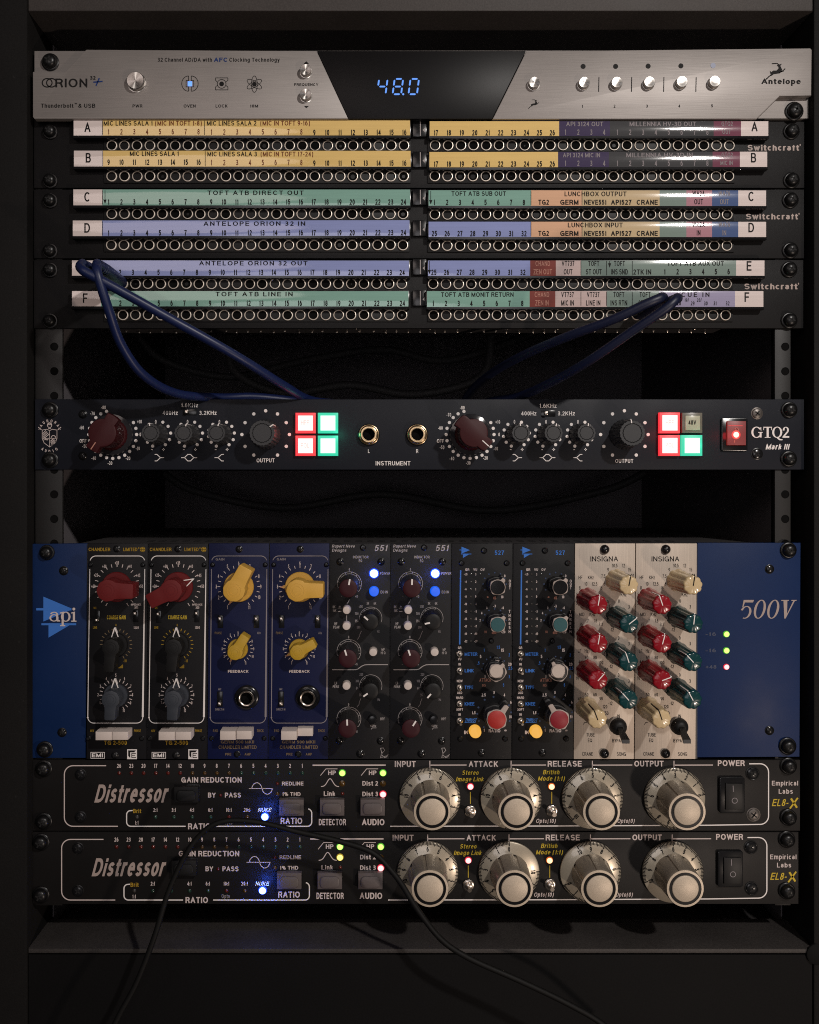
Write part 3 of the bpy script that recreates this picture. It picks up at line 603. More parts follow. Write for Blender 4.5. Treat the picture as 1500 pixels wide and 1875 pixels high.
def bay(idx, yt, yb, rows, yl, label, sw):
    u = thing('patch_bay', (768, yb, 0), label, 'patch bay', 'patch bays stacked under the converter')
    b = MB(); b.box(62, yt + 0.8, 1474.5 - idx * 1.5, yb - 0.8, -10, 0, 'patch_panel', 1.2); b.build('panel', u)
    b = MB(); b.box(180, yt + 12, 1345, yb - 10, -120, -11, 'chassis_dark', 1); ch = b.build('jack_frame', u)
    if idx == 2:
        def lug(b): b.lathe(0, 0, [(2.2, -2), (2.2, 2), (0, 3)], 'nickel', 8)
        for i in range(48):
            for k in (0, 1):
                X = 200 + i * 23.6 + random.uniform(-3, 3) + k * 9
                shared('lug', 'solder_lug', lug, (X, yb - 9.5 + random.uniform(0, 3), -40 - 50 * k), ch) if (i * 2 + k) < 100 else None
    for (jyl, jyr, jx) in rows:
        for xa, xb, y in ((190, 752, jyl), (783, 1346, jyr)):
            A = q(xa, y - 13, 3); B = q(xb - idx * 2, y + 12, 3); b = MB(); b.box(A[0], A[1], B[0], B[1], 0.1, 3, 'jack_plate', 0.8); b.build('jack_plate', u)
        for xs, y in ((jx[0], jyl), (jx[1], jyr)):
            for x in lin(xs[0], xs[1], 24):
                X, Y = q(x, y, 4); v = random.choice('aab'); shared('jack' + v, 'jack_socket', (lambda b: d_jack(b)) if v == 'a' else (lambda b: d_jack(b, 'nickel_worn')), (X + random.uniform(-0.3, 0.3), Y + random.uniform(-0.3, 0.3), 3 - random.uniform(0, 0.7)), u)
    for y in yl:
        rack_screw(u, 90, y, 14, 0); rack_screw(u, 1452 - idx * 2, y - 1, 15, 0)
    b = MB()
    b.T('Switchcraft', *sw[:2], sw[2], 10.5, 0.5, 'ink_logo', 'b'); b.C('\u00ae', sw[1] + 1.5, sw[2] - 5, 3.5, 0.5, 'ink_logo')
    b.build('maker_name', u, closed=False)
    # centre bracket between the two halves of each strip
    for (jyl, jyr, jx) in rows:
        b = MB(); A = q(756, jyl - 46, 8); B = q(781, jyl - 17, 8); b.box(A[0], A[1], B[0], B[1], 0.1, 8, 'gloss_black', 1.2); b.box(A[0] + 13, A[1] + 2, A[0] + 14.5, B[1] - 1, 8, 9, 'ink_dim')
        b.poly([(774, jyl - 29), (778, jyl - 33), (778, jyl - 25)], 8.5, 'ink_dim'); b.build('strip_bracket', u)
    return u
u1 = bay(0, 219, 345, [(267, 266.5, ((205, 740), (797, 1335))), (323, 323, ((205, 739), (796, 1334)))], (239, 329),
         'black patch bay with yellow, purple and maroon label strips, rows A and B', (1369, 1464, 270.5))
u2 = bay(1, 346, 474, [(392, 393, ((205, 738), (796, 1331.5))), (449, 450, ((204, 738), (796, 1331)))], (365.5, 458),
         'black patch bay with green, blue and orange label strips, rows C and D', (1366, 1462, 396.5))
u3 = bay(2, 475, 602, [(520, 520, ((202, 736), (793, 1330))), (577, 577, ((202, 736), (794, 1328.5)))], (493, 586.5),
         'black patch bay with blue cables plugged in at both sides, rows E and F', (1363, 1461, 524.5))
L24 = lin(199.5, 741, 24)
def dA(b, h):
    b.C('A', 161.5, 233, 17.5, h, DK, 0.9); b.T('MIC LINES SALA 1', 190, 281, 225.5, 8.6, h, DK); b.T('(MIC IN TOFT 1-8)', 284.5, 371, 225.5, 8.6, h, BR)
    b.line([(374.5, 221), (374.5, 247)], 1, h, DK); b.line([(188, 221), (188, 247)], 1, h, DK); b.T('MIC LINES SALA 2', 379, 471, 225.5, 8.6, h, DK); b.T('(MIC IN TOFT 9-16)', 477, 569, 225.5, 8.6, h, BR)
    nums(b, range(1, 9), L24[:8], 241, h, BR); nums(b, range(1, 9), L24[8:16], 241.5, h, BR); nums(b, range(9, 17), L24[16:], 242.5, h, DK, 'b')
strip(u1, 135, 751, 220, 248, [(135, 188, 'paper_white'), (188, 751, 'paper_yellow')], dA)
def dB(b, h):
    b.C('B', 163, 289, 17.5, h, DK, 0.9); b.T('MIC LINES SALA 1', 238, 329, 281.5, 8.6, h, DK); b.line([(376, 277), (376, 304)], 1, h, DK); b.line([(188.5, 277), (188.5, 304)], 1, h, DK)
    b.T('MIC LINES SALA 3', 380, 472, 282, 8.6, h, DK); b.T('(MIC IN TOFT 17-24)', 477.5, 575, 282, 8.6, h, BR)
    nums(b, range(9, 17), L24[:8], 297, h, DK, 'b'); nums(b, range(1, 9), L24[8:16], 297.5, h, BR); nums(b, range(9, 17), L24[16:], 298.5, h, DK, 'b')
strip(u1, 135.5, 752, 276, 305, [(135.5, 188.5, 'paper_white'), (188.5, 752, 'paper_yellow')], dB)
def mill(y, l1, l2, q1, q2, dx):
    def d(b, h):
        nums(b, range(17, 27), lin(799, 1012, 10), y + 8, h, DK, 'b'); b.T(l1, 1037 + dx, 1106 + dx, y - 8, 8.2, h, LG); nums(b, range(1, 5), lin(1036, 1107, 4), y + 7, h, LG)
        b.T(l2, 1153 + dx, 1276 + dx, y - 8, 8.2, h, LG); nums(b, range(1, 9), lin(1131, 1296, 8), y + 7, h, LG)
        b.C(q1, 1332, y - 8.5, 8, h, LG, 0.85); b.C(q2, 1331, y + 6.5, 8, h, LG, 0.85); b.C('AB'[dx < 0], 1383 + dx * 0.3, y - 3, 17.5, h, DK, 0.9)
    return d
strip(u1, 787, 1407, 222, 249, [(787, 1024, 'paper_yellow'), (1024, 1117, 'paper_purple'), (1117, 1307, 'paper_charcoal'), (1307, 1357, 'paper_maroon'), (1357, 1407, 'paper_white')], mill(235, 'API 3124 OUT', 'MILLENNIA HV-3D OUT', 'GTQ2', 'OUT', 0))
strip(u1, 786.5, 1405, 278, 306, [(786.5, 1022, 'paper_yellow'), (1022, 1115, 'paper_purple'), (1115, 1305, 'paper_charcoal'), (1305, 1355, 'paper_maroon'), (1355, 1405, 'paper_white')], mill(292, 'API 3124 MIC IN', 'MILLENNIA HV-3D IN', 'GTQ2', 'MIC IN', -6))
def left(letter, y, text, x0, x1, sx=199.5, arr=False):
    def d(b, h):
        b.C(letter, 161 - (sx < 199) * 3.5, y - 1, 17.5, h, DK, 0.9); b.T(text, x0, x1, y - 8.6, 8.0, h, DK, 'n', 0, 0.10)
        nums(b, range(1, 25), lin(sx, sx + 540, 24), y + 8.2, h, DK)
        b.line([(188, y - 13), (188, y + 13)], 1, h, DK)
        if arr: arrow(b, 192.5, y - 13, y + 13, h)
    return d
strip(u2, 134.5, 751, 347, 376, [(134.5, 187.5, 'paper_white'), (187.5, 751, 'paper_green')], left('C', 361.5, 'TOFT ATB DIRECT OUT', 380, 558, 199.5, True))
strip(u2, 133.5, 750, 403.5, 432, [(133.5, 187, 'paper_white'), (187, 750, 'paper_blue')], left('D', 418, 'ANTELOPE ORION 32 IN', 373, 561))
strip(u3, 132, 749, 477, 505, [(132, 185, 'paper_white'), (185, 749, 'paper_blue')], left('E', 490.5, 'ANTELOPE ORION 32 OUT', 365, 565, 197))
strip(u3, 132, 748, 533, 561, [(132, 185, 'paper_white'), (185, 748, 'paper_green')], left('F', 547, 'TOFT ATB LINE IN', 395, 538, 197.5))
def lunch(y, top, tx, n0, word, letter, io):
    def d(b, h):
        if top: b.T(top, 827, 928, y - 8, 8.2, h, DK)
        nums(b, range(n0, n0 + 8), lin(796, 960, 8), y + 8.2, h, DK); b.T(word, *tx, y - 7.5, 8.6, h, DK)
        if top: arrow(b, 789, y - 13, y + 13, h)
        for t, a, c in (('TG2', 986, 1006), ('GERM', 1026, 1060), ('NEVE551', 1070, 1111), ('API527', 1119, 1157), ('CRANE', 1166, 1205)): b.T(t, a, c, y + 7.8, 9.2, h, DK, 'b')
        b.line([(1066, y - 13), (1066, y + 13)], 1, h, DK); b.line([(972.5, y - 13), (972.5, y + 13)], 1, h, DK)
    def d2(b, h):
        W2(b, 1280, y - 1, 'WA2A', io, h, DK); W2(b, 1327, y - 1, 'WA76', io, h, LG); b.C(letter, 1377, y - 3, 17.5, h, DK, 0.9)
    return d, d2
SEG_L = lambda m: [(785, 972.5, m), (972.5, 1066, 'paper_orange'), (1066, 1208, 'paper_tan'), (1208, 1257, 'paper_sage'), (1257, 1304, 'paper_pink'), (1304, 1352, 'paper_navy'), (1352, 1403, 'paper_white')]
strip(u2, 785, 1403, 348.5, 377, SEG_L('paper_green'), *lunch(362.5, 'TOFT ATB SUB OUT', (1034, 1149), 1, 'LUNCHBOX OUTPUT', 'C', 'OUT'))
strip(u2, 785, 1403, 406, 434, SEG_L('paper_blue'), *lunch(419.5, None, (1040, 1142), 25, 'LUNCHBOX INPUT', 'D', 'IN'))
def dE(b, h):
    nums(b, range(25, 33), lin(795, 958, 8), 498.5, h, DK); arrow(b, 786.5, 478, 503, h)
    W2(b, 994.5, 490, 'CHAND', 'ZEN OUT', h, 'ink_rose'); W2(b, 1041, 490, 'VT737', 'OUT', h, DK); W2(b, 1088, 490, 'TOFT', 'ST OUT', h, DK); W2(b, 1135, 490, 'TOFT', 'INS SND', h, DK)
    b.T('2TK IN', 1160, 1194, 498, 9.4, h, DK); b.T('TOFT ATB AUX OUT', 1222, 1327, 482.5, 8.2, h, DK); nums(b, range(1, 7), lin(1218, 1335, 6), 497.5, h, DK)
    for x in (1064, 1111, 1158): b.line([(x, 478), (x, 504)], 1, h, DK)
    arrow(b, 1116.5, 478, 491, h); b.C('E', 1373, 487, 17.5, h, DK, 0.9)
strip(u3, 784, 1400, 477, 505, [(784, 971, 'paper_blue'), (971, 1018, 'paper_red'), (1018, 1064, 'paper_rose'), (1064, 1348, 'paper_sage'), (1348, 1400, 'paper_white')], dE)
def dF(b, h):
    b.T('TOFT ATB MONIT RETURN', 808, 942, 539.3, 8.4, h, DK); nums(b, range(1, 9), lin(794, 957, 8), 555.5, h, DK)
    W2(b, 993, 547, 'CHAND', 'ZEN IN', h, 'ink_rose'); W2(b, 1040, 547, 'VT737', 'MIC IN', h, DK); W2(b, 1087, 547, 'VT737', 'LINE IN', h, DK); W2(b, 1134, 547, 'TOFT', 'INS RTN', h, DK); W2(b, 1182, 547, 'TOFT', '2TK IN', h, DK)
    b.T('CUE IN', 1248, 1301, 539.5, 8.4, h, DK, 'n', 0, 0.2)
    for t, x in (('28', 1244, ), ('29', 1269), ('30', 1293), ('31', 1310), ('32', 1333)): b.C(t, x, 555.5, 7.4, h, DK, 0.78)
    for t, x in (('19/', 1258), ('20/', 1281)): b.C(t, x, 549.5, 6.6, h, DK, 0.78)
    for x in (1064, 1111, 1158): b.line([(x, 534), (x, 560)], 1, h, DK)
    b.C('F', 1369, 544, 17.5, h, DK, 0.9)
strip(u3, 782, 1398, 533, 562, [(782, 970, 'paper_green'), (970, 1017, 'paper_red'), (1017, 1111, 'paper_rose'), (1111, 1207, 'paper_sage'), (1207, 1346, 'paper_lilac'), (1346, 1398, 'paper_white')], dF)

# ------------------------------------------------------------------ two channel preamp
def flutes(n, d, ph=0.0):
    return lambda a, r, h: 1 - d * (0.5 - 0.5 * math.cos(n * a + ph)) ** 2
def marconi(u, x, y, ang):
    b = MB(); b.lathe(x, y, [(38, 0.5), (38, 5), (37, 7), (29, 9)], 'smoke_skirt', 40)
    b.lathe(x, y, [(30, 8), (29, 12), (27, 15), (25.5, 16), (25.5, 50), (0, 50)], 'maroon_knob', 60, flutes(26, 0.05)); k = b.build('knob', u, (x, y, 0))
    b = MB(); pts = []
    for i in range(48):
        a = 360 * i / 48; d1 = abs((a - ang + 180) % 360 - 180); d2 = abs((a - ang - 180 + 180) % 360 - 180)
        r = 25
        for d in (d1, d2):
            if d < 26: r = max(r, min(37, 13.5 / max(0.08, math.sin(R(max(d, 1)))) if d > 18 else 36.5))
        pts.append((x + r * math.cos(R(a)), y + r * math.sin(R(a))))
    b.prism(pts, 50, 71, 'maroon_knob', 2.0); cap = b.build('cap', k)
    b = MB(); c, d = math.cos(R(ang)), math.sin(R(ang)); w = 0.9
    b.prism([(x + c * 20 - d * w, y + d * 20 + c * w), (x + c * 20 + d * w, y + d * 20 - c * w), (x + c * 35 + d * w, y + d * 35 - c * w), (x + c * 35 - d * w, y + d * 35 + c * w)], 70, 71.5, 'ink_rose' if x < 500 else 'ink_white')
    b.build('pointer', cap)
def d_flute_knob(r, hh, nf, ang):
    def f(b):
        b.lathe(0, 0, [(r * 1.25, 0.5), (r * 1.22, 6), (r * 1.08, 10), (r * 1.04, hh - 3), (r, hh), (r * 0.80, hh), (r * 0.76, hh - 1.5), (r * 0.72, hh), (0, hh)], 'grey_knob', 72, flutes(nf, 0.06))
        c, d = math.cos(R(ang)), math.sin(R(ang)); w = 0.9
        P = [(r * k * c + sg * w * d, r * k * d - sg * w * c) for k, sg in ((0.78, -1), (0.78, 1), (1.03, 1), (1.03, -1))]
        b.prism(P, hh - 1, hh + 0.6, 'ink_white')
        w = 0.8; k0 = r * 1.02
        P = [(k0 * c - w * d, k0 * d + w * c), (k0 * c + w * d, k0 * d - w * c), (r * 1.11 * c + w * d, r * 1.11 * d - w * c), (r * 1.11 * c - w * d, r * 1.11 * d + w * c)]
        b.prism(P, 10, hh - 2, 'ink_white')
    return f
def dual_preamp():
    u = thing('microphone_preamp', (768, 860, 0), 'slate grey two channel preamp with lit red and green square buttons', 'preamp')
    b = MB(); b.box(64, 731, 1473, 860, -9, 0, 'slate_panel', 1.3); b.build('panel', u)
    b = MB(); b.box(125, 738, 1412, 856, -600, -10, 'chassis_dark', 1); b.build('chassis', u)
    b = MB(); h = 0.5; Wt = 'ink_white'
    for cx, lab in ((206.6, ((-196 + 386, '-80', 746), (170, '-70', 757), (150, '-60', 783), (155.5, '-50', 817), (172, '-40', 839), (202, '-30', 848), (235, '-20', 839), (253, '-10', 821), (256, '+10', 772), (257.5, '0', 795.5))),
                    (861, ((847, '-80', 746.5), (822.5, '-70', 759.5), (807, '-60', 783.5), (810, '-50', 819), (828, '-40', 839.5), (858, '-30', 847.5), (889.5, '-20', 838.5), (908.5, '-10', 821.5), (912, '+10', 772.5), (914.5, '0', 795.5)))):
        b.dots(cx, 795.6, 43.8, [a for a in range(-30, 256, 15)], 3.0, h, Wt)
        for x, t, y in lab: b.C(t, x, y, 6.6, h, Wt, 0.80)
        b.C('OFF', cx - 54, 807.5, 7, h, Wt, 0.85)
    for cx, dx in ((289, 0), (347.3, 0), (405.6, 0), (945.8, 1), (1003.6, 1), (1062, 1)):
        b.dots(cx, 795, 23.8, [54, 25, -5, -37, -67, 113, 142, 170, 199, 229], 2.9, h, Wt)
        b.C('0', cx - 3.2, 772.3, 7, h, Wt, 0.8); b.line([(cx - 12, 823.3), (cx - 9, 823.3)], 1.3, h, Wt); b.line([(cx + 8, 823), (cx + 13, 823)], 1.4, h, Wt); b.line([(cx + 10.5, 820.3), (cx + 10.5, 825.7)], 1.4, h, Wt)
    def eqs(cx, kind):
        y = 838; w = 1.3
        if kind == 0: b.line([(cx - 8, y - 6), (cx - 4, y - 6), (cx + 2.5, y), (cx + 9, y)], w, h, Wt); b.line([(cx - 8, y + 6), (cx - 4, y + 6), (cx + 2.5, y)], w, h, Wt)
        if kind == 1:
            b.line([(cx - 14.5, y), (cx - 8.5, y), (cx - 2.5, y - 6), (cx + 2.5, y - 6), (cx + 8.5, y), (cx + 14.5, y)], w, h, Wt); b.line([(cx - 8.5, y), (cx - 2.5, y + 6), (cx + 2.5, y + 6), (cx + 8.5, y)], w, h, Wt)
        if kind == 2: b.line([(cx + 8, y - 6), (cx + 4, y - 6), (cx - 2.5, y), (cx - 9, y)], w, h, Wt); b.line([(cx + 8, y + 6), (cx + 4, y + 6), (cx - 2.5, y)], w, h, Wt)
    for x, k in ((291.5, 0), (346.5, 1), (402, 2), (947, 0), (1002.5, 1), (1058.5, 2)): eqs(x, k)
    for x0 in (0, 1):
        g = (332, 364, 298, 327, 365, 398, 742, 756) if not x0 else (988, 1020.5, 954.5, 983.5, 1021.6, 1054, 743, 757)
        b.T('1.6KHz', g[0], g[1], g[6], 7.4, h, Wt); b.T('400Hz', g[2], g[3], g[7], 7.4, h, Wt); b.T('3.2KHz', g[4], g[5], g[7], 7.4, h, Wt)
    for cx in (486.6, 1143.5): b.dots(cx, 795.6, 43.5, range(120, 421, 30), 3.1, h, Wt)
    b.T('OUTPUT', 470, 504, 843, 7.2, h, Wt); b.T('OUTPUT', 1126.7, 1160.8, 844, 7.2, h, Wt)
    b.C('L', 676, 826, 7, h, Wt); b.C('R', 764.5, 826, 7, h, Wt); b.T('INSTRUMENT', 688, 753, 848.3, 7.8, h, Wt)
    b.build('lettering', u, closed=False); b = MB()
    # seriffed model name
    y0, y1 = 781.5, 801.5; ym = 791.5
    b.ering(1385.5, ym, 9.6, 10.3, 3.8, 1.5, 40, 325, h + 0.00, Wt)
    b.rect(1391.2, 792, 1394.6, 801, h + 0.05, Wt)
    b.rect(1388.6, 791, 1396.6, 792.4, h + 0.10, Wt)
    b.poly([(1392.6, 782), (1394, 782), (1394.2, 789.5), (1392.8, 787)], h + 0.15, Wt)
    b.rect(1398, y0, 1413.6, y0 + 1.6, h + 0.20, Wt)
    b.rect(1403.9, y0, 1407.8, y1, h + 0.25, Wt)
    b.rect(1400.6, y1 - 1.3, 1411, y1, h + 0.00, Wt)
    b.poly([(1398, y0), (1399.4, y0), (1399, 787.5), (1398, 787.5)], h + 0.05, Wt)
    b.poly([(1412.2, y0), (1413.6, y0), (1413.6, 787.5), (1412.6, 787.5)], h + 0.10, Wt)
    b.ering(1423.3, ym, 9.2, 10.3, 3.7, 1.4, 0, 360, h + 0.15, Wt)
    b.poly([(1421, 800.5), (1424.5, 799.8), (1428, 803.5), (1433.5, 804.6), (1432.5, 806.2), (1427, 806), (1423.5, 803)], h + 0.20, Wt)
    b.ering(1439, 787.3, 5.6, 5.8, 3.2, 1.4, 170, 395, h + 0.25, Wt)
    b.poly([(1441, 790), (1444.2, 790.5), (1437.5, 798.4), (1445.3, 798.4), (1445.3, y1), (1433, y1), (1433, 799.6)], h + 0.00, Wt)
    b.T('Mark III', 1403, 1446, 818, 10, h, Wt, 'b', 0.22); b.build('model_name', u, closed=False); b = MB()
    # crest
    b.arctext('AURORA', 91, 789, 18.5, 212, 328, 5.2, h, 'ink_pink'); b.arctext('AUDIO', 91, 806, 20.5, 128, 52, 5.2, h, 'ink_pink', True)
    P_ = 'ink_pink'
    b.line([(77.5, 787.5), (86, 786), (91, 788.5), (96, 786), (104.5, 787.5), (104.5, 803), (101, 811), (91, 818.5), (81, 811), (77.5, 803)], 0.9, h, P_, True)
    b.line([(91, 788.5), (91, 818)], 0.8, h, P_); b.line([(77.5, 802.5), (104.5, 802.5)], 0.8, h, P_)
    for i in range(4): b.line([(78.5 + i * 0.4, 794 + i * 3.2), (84 + i * 2.2, 788 + i * 2.2)], 1.2, h, P_)
    for i in range(4): b.line([(92.5 + i * 0.6, 808 + i * 2.8), (98 + i * 1.6, 803.2 + i * 1.6)], 1.2, h, P_)
    b.arc(85, 801, 4.2, 20, 200, 1.2, h, P_); b.arc(98, 801.5, 4, 180, 360, 1.1, h, P_); b.arc(83.5, 806.5, 3.0, 180, 360, 0.9, h, P_)
    b.disc(91, 778.5, 4.6, h, P_, 14, 5); b.disc(91, 778.9, 3.3, h + 0.2, 'slate_panel', 12, 3.6); b.line([(87.8, 777.6), (94.2, 777.6)], 1.1, h + 0.4, P_); b.line([(88.6, 784.8), (93.4, 784.8)], 1.1, h, P_)
    b.line([(70, 782), (76, 787)], 1.3, h, P_); b.line([(112, 782), (106, 787)], 1.3, h, P_); b.line([(71, 786.5), (75, 783.5)], 0.9, h, P_); b.line([(111, 786.5), (107, 783.5)], 0.9, h, P_)
    b.build('maker_crest', u, closed=False)
    marconi(u, 206.6, 796, 124); marconi(u, 861, 796, 42)
    for x, a in ((289, -96), (347.3, -72), (405.6, -76), (945.8, -95), (1003.6, -72), (1062, -78)):
        shared(('eqk', a), 'tone_knob', d_flute_knob(16, 58, 14, a), (x, 795.5, 0), u)
    for x, a in ((486.6, -38), (1143.5, -95)): shared(('outk', a), 'output_knob', d_flute_knob(22.5, 57, 22, a), (x, 795.6, 0), u)
    slide_switch(u, 348, 754.5, 11, 25, 0, -0.8, False); slide_switch(u, 1004, 757, 11, 26, 0, -0.8, False)
    def square(x0, y0, x1, y1, kind, txt=None):
        A = q(x0, y0, 12); B = q(x1, y1, 12); b = MB(); rim = 'button_%s_rim' % kind if kind != 'beige' else 'lens_frame'; core = 'button_%s_core' % kind if kind != 'beige' else 'lens_beige'
        b.box(A[0], A[1], B[0], B[1], 0, 10, rim, 0.8); o = b.build('square_button', u)
        b = MB(); b.box(A[0] + 5.0, A[1] + 5.2, B[0] - 4.8, B[1] - 4.8, 9.5, 12.4, core, 1.6); c = b.build('lens', o)
        if txt:
            b = MB(); b.C(txt, (x0 + x1) / 2, (y0 + y1) / 2 - 0.5, 8.6, 12.9, 'ink_black' if kind == 'beige' else 'button_red_ink', 0.82, 'l' if kind != 'beige' else 'n'); b.build('lettering', c, closed=False)
    square(541, 755.6, 577.6, 793, 'red', 'HPF'); square(582, 755.6, 619, 793, 'green'); square(541, 797.5, 577.6, 834.5, 'red', 'POL'); square(582, 797.5, 619, 834.5, 'green')
    square(1208.5, 755, 1246, 793, 'red', 'HPF'); square(1250, 755.5, 1287, 792.5, 'beige', '48V'); square(1208.5, 796.5, 1246, 834.5, 'red', 'POL'); square(1249.5, 796.5, 1287, 834.5, 'green')
    for x, c in ((541, (1, .05, .06)), (619, (.05, 1, .6)), (1208.5, (1, .05, .06)), (1287, (.05, 1, .6))): halo(x, 815 if x == 1287 else 795, 20, 0.0018, c, 0.003)
    halo(1344, 797, 30, 0.0022, (1, .03, .04), 0.003)
    for x in (675.5, 764):
        b = MB(); b.lathe(x, 796, [(20, 0.2), (20, 3), (18.5, 4), (17.5, 4.2), (17, 11), (15.5, 12.5), (13.5, 13), (11, 12.5), (10.3, 10), (10.2, 0.7), (0, 0.6)], ['gloss_black'] * 3 + ['gold_rim'] * 5 + ['hole_black'], 30); b.build('instrument_jack', u)
    b = MB(); b.rbox(1319.5, 765.5, 1367.5, 826, 3, 0.2, 5, 'gloss_black', 1.2); sw = b.build('power_switch', u)
    b = MB(); b.box(1328.5, 771.5, 1363, 815.5, 4, 9.5, 'rocker_red', 1.6); rk = b.build('rocker', sw)
    b = MB(); b.lathe(1344.5, 796.5, [(8.6, 9.3), (7.6, 9.9), (5.2, 10.3), (3.4, 10.6), (0, 10.9)], ['rocker_warm', 'rocker_warm', 'rocker_warm', 'rocker_hot'], 20)
    b.line([(1334, 779.5), (1360, 779.5)], 0.9, 9.9, 'rocker_warm'); b.build('neon_lamp', rk)
    b = MB(); b.arc(1349, 786.5, 3.2, 0, 360, 1.0, 11.2, 'ink_rose'); b.line([(1345.5, 805.5), (1345.5, 811)], 1.0, 10, 'ink_rose'); b.build('lettering', rk, closed=False)
    small_screw(u, 1386, 757, 11, 0, 'screw_steel'); small_screw(u, 1386, 831, 11, 0); small_screw(u, 152, 758.5, 8); small_screw(u, 152, 835, 8)
    for x, y in ((90, 750), (90, 842), (1448, 750), (1447, 840)): rack_screw(u, x, y, 15)
dual_preamp()

# ------------------------------------------------------------------ ten slot module chassis and its modules
MH = 4.0                       # module faces stand this far proud
def module(name, x0, x1, m, label, cat, group):
    u = thing(name, ((x0 + x1) / 2, 1391, 0), label, cat, group)
    P = [q(x, y, MH) for x, y in ((x0 + 0.7, 995), (x1 - 0.7, 995), (x1 - 3.2, 1390), (x0 - 1.8, 1390))]
    b = MB(); b.prism(P, 0.4, MH, m, 0.8); pn = b.build('panel', u)
    return u, pn
def barknob(u, x, y, ang, rs, rc, L, w, hs, hh, m, kind, vang=None):
    X, Y = q(x, y, MH); b = MB()
    b.lathe(X, Y, [(rs, MH + 0.5), (rs, MH + 4), (rs * 0.96, MH + 6), (rs * 0.62, MH + 6.1), (rs * 0.55, hs), (rs * 0.5, hs)], m, 40)
    k = b.build('knob', u, (X, Y, MH)); b = MB(); pts = []
    hw = w / 2; a0 = math.degrees(math.asin(hw / rc))
    for i in range(29):
        a = a0 + 6 + (360 - 2 * a0 - 12) * i / 28; rr = rc * (1 - 0.035 * (0.5 + 0.5 * math.cos(R(a) * 9))); pts.append((rr * math.cos(R(a)), rr * math.sin(R(a))))
    pts += [(rc * 1.12, -hw), (L - 2, -hw * 0.95), (L, -hw * 0.8), (L, hw * 0.8), (L - 2, hw * 0.95), (rc * 1.12, hw)]
    c, d = math.cos(R(ang)), math.sin(R(ang))
    b.prism([(X + px * c - py * d, Y + px * d + py * c) for px, py in pts], hs - 2, hh, m, 1.6)
    g = b.build('grip', k)
    b = MB()
    for r_ in (rc * 0.62, rc * 0.38): b.lathe(X, Y, [(r_ - 0.45, hh), (r_ - 0.4, hh + 0.25), (r_ + 0.4, hh + 0.25), (r_ + 0.45, hh)], m, 28)
    b.build('cap_ring', g)
    va = ang + 180 if vang is None else vang; c, d = math.cos(R(va)), math.sin(R(va)); b = MB(); hp = MH + 6.6
    def at(r_, t): return (X + r_ * c - t * d, Y + r_ * d + t * c)
    def bar(p0, p1, w_):
        v = Vector(p1) - Vector(p0); nn = Vector((-v.y, v.x)).normalized() * w_ / 2
        return [(p0[0] + nn.x, p0[1] + nn.y), (p1[0] + nn.x, p1[1] + nn.y), (p1[0] - nn.x, p1[1] - nn.y), (p0[0] - nn.x, p0[1] - nn.y)]
    if kind == 'v':
        k_ = rs / 27.0
        ra, rl = max(31.5, rs + 5.5), max(14.5, rs * 0.56)
        b.prism(bar(at(ra, 0), at(rl, 6.0), 1.7), MH + 0.5, hp, 'ink_white'); b.prism(bar(at(ra, 0), at(rl, -6.0), 1.7), MH + 0.5, hp + 0.2, 'ink_white')
    else:
        b.prism([at(rs + 9, 0), at(rs - 2, 4.5), at(rs - 2, -4.5)], MH + 0.5, MH + 4, m); b.prism(bar(at(rs + 9, 0), at(rs * 0.8, 4), 0.9), MH + 4, MH + 4.6, 'ink_rose'); b.prism(bar(at(rs + 9, 0), at(rs * 0.8, -4), 0.9), MH + 4, MH + 4.6, 'ink_rose')
    b.build('pointer', k)
def piano(u, x0, y0, x1, y1, hh):
    A = q(x0, y0, hh); B = q(x1, y1, hh); b = MB(); b.box(A[0], A[1], B[0], B[1], MH, hh, 'white_button', 0.9); b.build('push_button', u)
def frame_line(b, x0, x1, dx, h, m):
    r = 11; g0, g1 = 1026, 1042; t, bt = 1018, 1324
    def X(x, y): return x - dx * (y - t) / (bt - t)
    arc = lambda cx, cy, a0, a1: [(X(cx + r * math.cos(R(a0 + (a1 - a0) * i / 8)), cy), cy + r * math.sin(R(a0 + (a1 - a0) * i / 8))) for i in range(9)]
    b.line([(X(x0 + 0.5, g0), g0)] + arc(x0 + r, t + r, 200, 270) + arc(x1 - r, t + r, 270, 340) + [(X(x1 - 0.5, g0), g0)], 1.4, h, m)
    b.line([(X(x0, g1), g1), (X(x0, bt - r), bt - r)] + arc(x0 + r, bt - r, 180, 90) + arc(x1 - r, bt - r, 90, 0) + [(X(x1, bt - r), bt - r), (X(x1, g1), g1)], 1.4, h, m)
